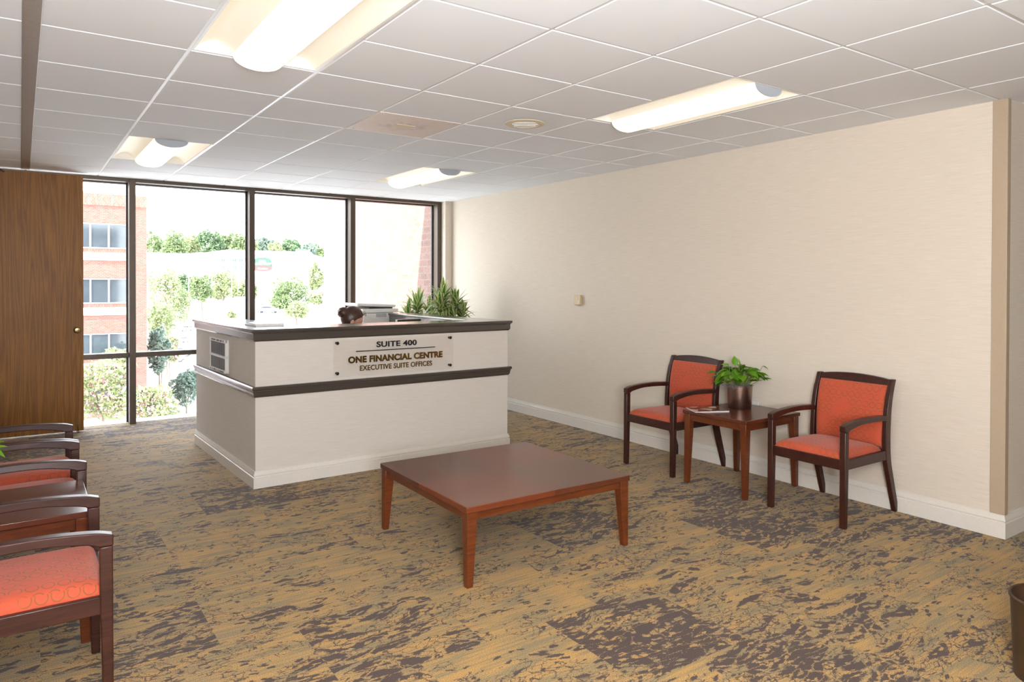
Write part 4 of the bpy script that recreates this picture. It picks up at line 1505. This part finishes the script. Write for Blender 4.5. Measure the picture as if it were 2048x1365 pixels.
# cars
def make_car(label, px, py, depth, heading, col, seed, suv=False):
    m = plain('car_paint_%d' % seed, col, .25, .3, coat=.5, grain=.02)
    p = at_depth(px, py, depth); gz = ground_z(p.x, p.y)
    t = thing('car', label, 'car', (p.x, p.y, gz), heading, 'cars in the parking lot')
    hgt = 1.62 if suv else 1.45
    side = [(-2.2, .35), (-2.25, .75), (-2.1, .95), (-1.55, 1.02), (-1.0, hgt - .08), (-.5, hgt), (.7, hgt - .02), (1.5, 1.05 if not suv else hgt - .35), (2.15, .98), (2.25, .6), (2.2, .35)]
    if suv: side = [(-2.2, .4), (-2.25, .85), (-2.0, 1.02), (-1.3, 1.08), (-.75, hgt - .06), (-.2, hgt), (1.4, hgt - .03), (1.95, 1.15), (2.2, 1.0), (2.25, .55), (2.2, .4)]
    MB().prism(side, 'y', -.88, .88).build('body', m, t, .10)
    gx = [(-1.42, 1.05), (-.92, hgt - .14), (-.45, hgt - .07), (.65, hgt - .09), (1.3, 1.06)] if not suv else [(-1.15, 1.10), (-.66, hgt - .12), (-.15, hgt - .07), (1.3, hgt - .10), (1.75, 1.16)]
    MB().prism(gx, 'y', -.90, .90).build('side_windows', M['dark_glass'], t)
    ws = MB(); ws.prism([(-1.55, 1.05), (-1.03, hgt - .10), (-1.01, hgt - .13), (-1.5, 1.03)] if not suv else [(-1.33, 1.10), (-.79, hgt - .1), (-.75, hgt - .13), (-1.25, 1.08)], 'y', -.72, .72).build('windscreen', M['dark_glass'], t)
    for sx in (-1.38, 1.38):
        for sy in (-1, 1):
            mt = Matrix.Translation((sx, sy * .80, .33)) @ Matrix.Rotation(R(90), 4, 'X')
            tmp = MB().lathe([(.001, -.11), (.22, -.11), (.33, -.09), (.33, .09), (.22, .11), (.001, .11)], n=20)
            q = MB(); q.add([mt @ Vector(v) for v in tmp.v], tmp.f)
            wl = q.build('wheel', M['tire'], t)
            tmp = MB().lathe([(.001, -.125), (.20, -.12), (.20, .12), (.001, .125)], n=14)
            q = MB(); q.add([mt @ Vector(v) for v in tmp.v], tmp.f); q.build('rim', M['alu'], wl)
    return t


make_car('silver suv parked farther left in the lot, seen from the side', 374, 667, 205, R(-12), (.42, .44, .48), 1, True)
make_car('white sedan in the lot in front of the silver suv', 363, 690, 168, R(35), (.75, .76, .78), 2)
make_car('white car lower in the lot, just above the window rail line', 379, 726, 128, R(10), (.78, .78, .80), 3)
make_car('blue-grey car beyond the white one at the desk edge', 352, 712, 140, R(15), (.20, .25, .38), 4)
make_car('pale blue sedan parked beyond the counter papers', 535, 640, 150, R(-28), (.42, .48, .58), 5)
make_car('red pickup-sized car by the brick wing at the lot edge', 632, 613, 190, R(-30), (.55, .10, .08), 6, True)

# lamp posts
for px, b0, t0, dp, lb in ((377.5, 640, 510, 150, 'slim grey lamp post left of the hotel'), (463.5, 608, 520, 170, 'slim grey lamp post in front of the hotel trees')):
    p = at_depth(px, b0, dp); tp = at_depth(px, t0, dp); gz = ground_z(p.x, p.y)
    t = thing('lamp_post', lb, 'lamp post', (p.x, p.y, gz))
    MB().tube([(0, 0, 0), (0, 0, tp.z - gz)], [.12, .07], 8).build('pole', M['alu'], t)
    MB().box(-.7, -.18, tp.z - gz, .1, .18, tp.z - gz + .16).build('lamp_head', M['alu'], t, .03)

TG = 'trees beyond the parking lot'
hill = [(312, 458, 540, 64, 400, 'leaf_mid', 'pale tree on the hill at the edge of the brick building'), (348, 452, 545, 60, 410, 'leaf_mid', 'tall pine-like tree on the hill left of the hotel'),
        (385, 458, 530, 58, 430, 'leaf_light', 'hill tree above the gatehouse roof'), (420, 455, 525, 56, 440, 'leaf_dark', 'darker hill tree above the left part of the hotel roof'),
        (452, 462, 525, 50, 440, 'leaf_mid', 'hill tree above the middle of the hotel roof'), (482, 466, 525, 50, 440, 'leaf_mid', 'hill tree above the hotel, touching the window mullion'),
        (527, 470, 520, 58, 440, 'leaf_grey', 'bluish hill tree just right of the second mullion'), (552, 484, 520, 44, 440, 'leaf_light', 'light hill tree above the white annex'),
        (580, 476, 530, 54, 420, 'leaf_dark', 'dark hill tree behind the white gable'), (612, 482, 545, 56, 400, 'leaf_grey', 'dark bluish tree right of the white gable'),
        (636, 488, 560, 44, 380, 'leaf_mid', 'hill tree against the edge of the brick wing'), (500, 474, 525, 46, 450, 'leaf_light', 'hill tree hidden partly by the second mullion')]
for k, (px, tp, bt, w, dp, lf, lb) in enumerate(hill):
    tree('hill_tree', lb, px, tp, bt, w * .92, dp + (-26 if k % 2 else 10), M[lf], 100 + k, 2200, 3.0, TG)
mid = [(332, 515, 680, 98, 110, 'leaf_light', 'large feathery light green tree right of the brick building', 4200), (322, 590, 700, 66, 92, 'leaf_light', 'drooping light green tree below the feathery one', 2600),
       (403, 545, 612, 50, 190, 'leaf_mid', 'rounded green tree left of the lamp post', 2400), (446, 532, 609, 62, 200, 'leaf_light', 'broad light green tree in front of the hotel', 2800),
       (480, 552, 612, 46, 185, 'leaf_light', 'light green tree beside the second mullion', 2000), (372, 540, 606, 44, 200, 'leaf_dark', 'small dark green tree behind the feathery tree', 1800),
       (577, 548, 636, 80, 160, 'leaf_mid', 'dense magnolia-like tree right of the hotel sign', 3600), (518, 560, 622, 34, 175, 'leaf_mid', 'tree partly behind the sign pier', 1500),
       (592, 600, 646, 58, 125, 'leaf_light', 'small pale sapling in front of the dense tree', 1500), (634, 575, 645, 36, 170, 'leaf_light', 'light tree against the edge of the brick wing', 1600),
       (632, 520, 590, 30, 230, 'leaf_light', 'light tree beside the white gabled building', 1500), (463, 622, 642, 22, 130, 'leaf_light', 'little shrub-like tree in the lot median', 500)]
for k, (px, tp, bt, w, dp, lf, lb, n) in enumerate(mid):
    tree('tree', lb, px, tp, bt, w, dp, M[lf], 200 + k, n, 2.6, TG)
near = [(205, 712, 860, 130, 42, 'leaf_pink', 'crape myrtle with pink blossom below the left window rail', 5200), (300, 770, 870, 120, 40, 'leaf_pink', 'crape myrtle with pink blossom right of the first mullion', 4200),
        (318, 650, 760, 46, 62, 'leaf_grey', 'narrow grey-green tree beside the brick building corner', 2200), (372, 738, 826, 70, 58, 'leaf_grey', 'grey-green tree by the desk edge below the window rail', 2600),
        (338, 668, 730, 44, 85, 'leaf_pink', 'pink flowering tree beside the parked white sedan', 1500), (240, 690, 745, 70, 47, 'leaf_pink', 'pink flowering crown against the lowest office windows', 1500)]
for k, (px, tp, bt, w, dp, lf, lb, n) in enumerate(near):
    tree('flowering_tree' if lf == 'leaf_pink' else 'tree', lb, px, tp, bt, w, dp, M[lf], 300 + k, n, 3.6, TG, clumps_n=16)
# planting bed
p = at_depth(440, 607, 165)
# low clipped shrub by the sign
tree('shrub', 'small round clipped shrub at the foot of the sign pier', 543, 609, 620, 10, 162, M['leaf_dark'], 400, 500, 1.6, None, cat='shrub', trunk=False)

# ================================================================== CAMERA
cam = bpy.data.cameras.new('camera'); co_ = bpy.data.objects.new('camera', cam); COL.objects.link(co_)
cam.sensor_fit = 'HORIZONTAL'; cam.sensor_width = 36.0
cam.lens = F_PX / 2048 * 36.0
cam.shift_x = (1024 - CX) / 2048
cam.shift_y = (CY - 682.5) / 2048
cam.clip_start = .05; cam.clip_end = 2000
rot = Matrix((c_r, c_u, -c_f)).transposed()
co_.matrix_world = Matrix.Translation(CAM) @ rot.to_4x4()
scene.camera = co_

# ================================================================== LIGHT
wd = bpy.data.worlds.new('World'); scene.world = wd; wd.use_nodes = True
nt = wd.node_tree; nt.nodes.clear()
bg = nt.nodes.new('ShaderNodeBackground'); wo = nt.nodes.new('ShaderNodeOutputWorld')
tc = nt.nodes.new('ShaderNodeTexCoord'); sx = nt.nodes.new('ShaderNodeSeparateXYZ'); mr = nt.nodes.new('ShaderNodeMapRange'); mxn = nt.nodes.new('ShaderNodeMix')
mxn.data_type = 'RGBA'
nt.links.new(tc.outputs['Generated'], sx.inputs[0]); nt.links.new(sx.outputs[2], mr.inputs[0])
mr.inputs[1].default_value = 0; mr.inputs[2].default_value = .8
nt.links.new(mr.outputs[0], mxn.inputs[0])
mxn.inputs[6].default_value = (1.0, 1.0, 1.0, 1); mxn.inputs[7].default_value = (.62, .76, 1.0, 1)
nt.links.new(mxn.outputs[2], bg.inputs[0]); bg.inputs[1].default_value = 8.2
nt.links.new(bg.outputs[0], wo.inputs[0])
sun = bpy.data.lights.new('sun', 'SUN'); sun.energy = 21.0; sun.angle = R(.55); sun.color = (1.0, .95, .86)
so = bpy.data.objects.new('sun', sun); COL.objects.link(so)
so.rotation_euler = Vector((.72, .215, -1.0)).to_track_quat('-Z', 'Y').to_euler()
so.location = (-5, 0, 12)


def lamp(name, kind, loc, energy, col, **kw):
    l = bpy.data.lights.new(name, kind); l.energy = energy; l.color = col
    for k_, v_ in kw.items(): setattr(l, k_, v_)
    o = bpy.data.objects.new(name, l); COL.objects.link(o); o.location = loc
    return o


# the photographer's flash: a little straight from the camera, most of it thrown up at the ceiling further back
lamp('camera_flash', 'POINT', (.1, -3.95, 2.0), 215, (.97, .98, 1.0), shadow_soft_size=.25)
bf_ = lamp('bounced_flash', 'AREA', (-.1, -4.4, 1.40), 220, (.93, .96, 1.0), shape='RECTANGLE', size=.7, size_y=.7)
bf_.rotation_euler = Vector((.25, .70, .66)).to_track_quat('-Z', 'Y').to_euler()

scene.view_settings.view_transform = 'Standard'
scene.view_settings.look = 'None'
scene.view_settings.gamma = 1
scene.view_settings.exposure = 0.0
scene.view_settings.use_curve_mapping = False
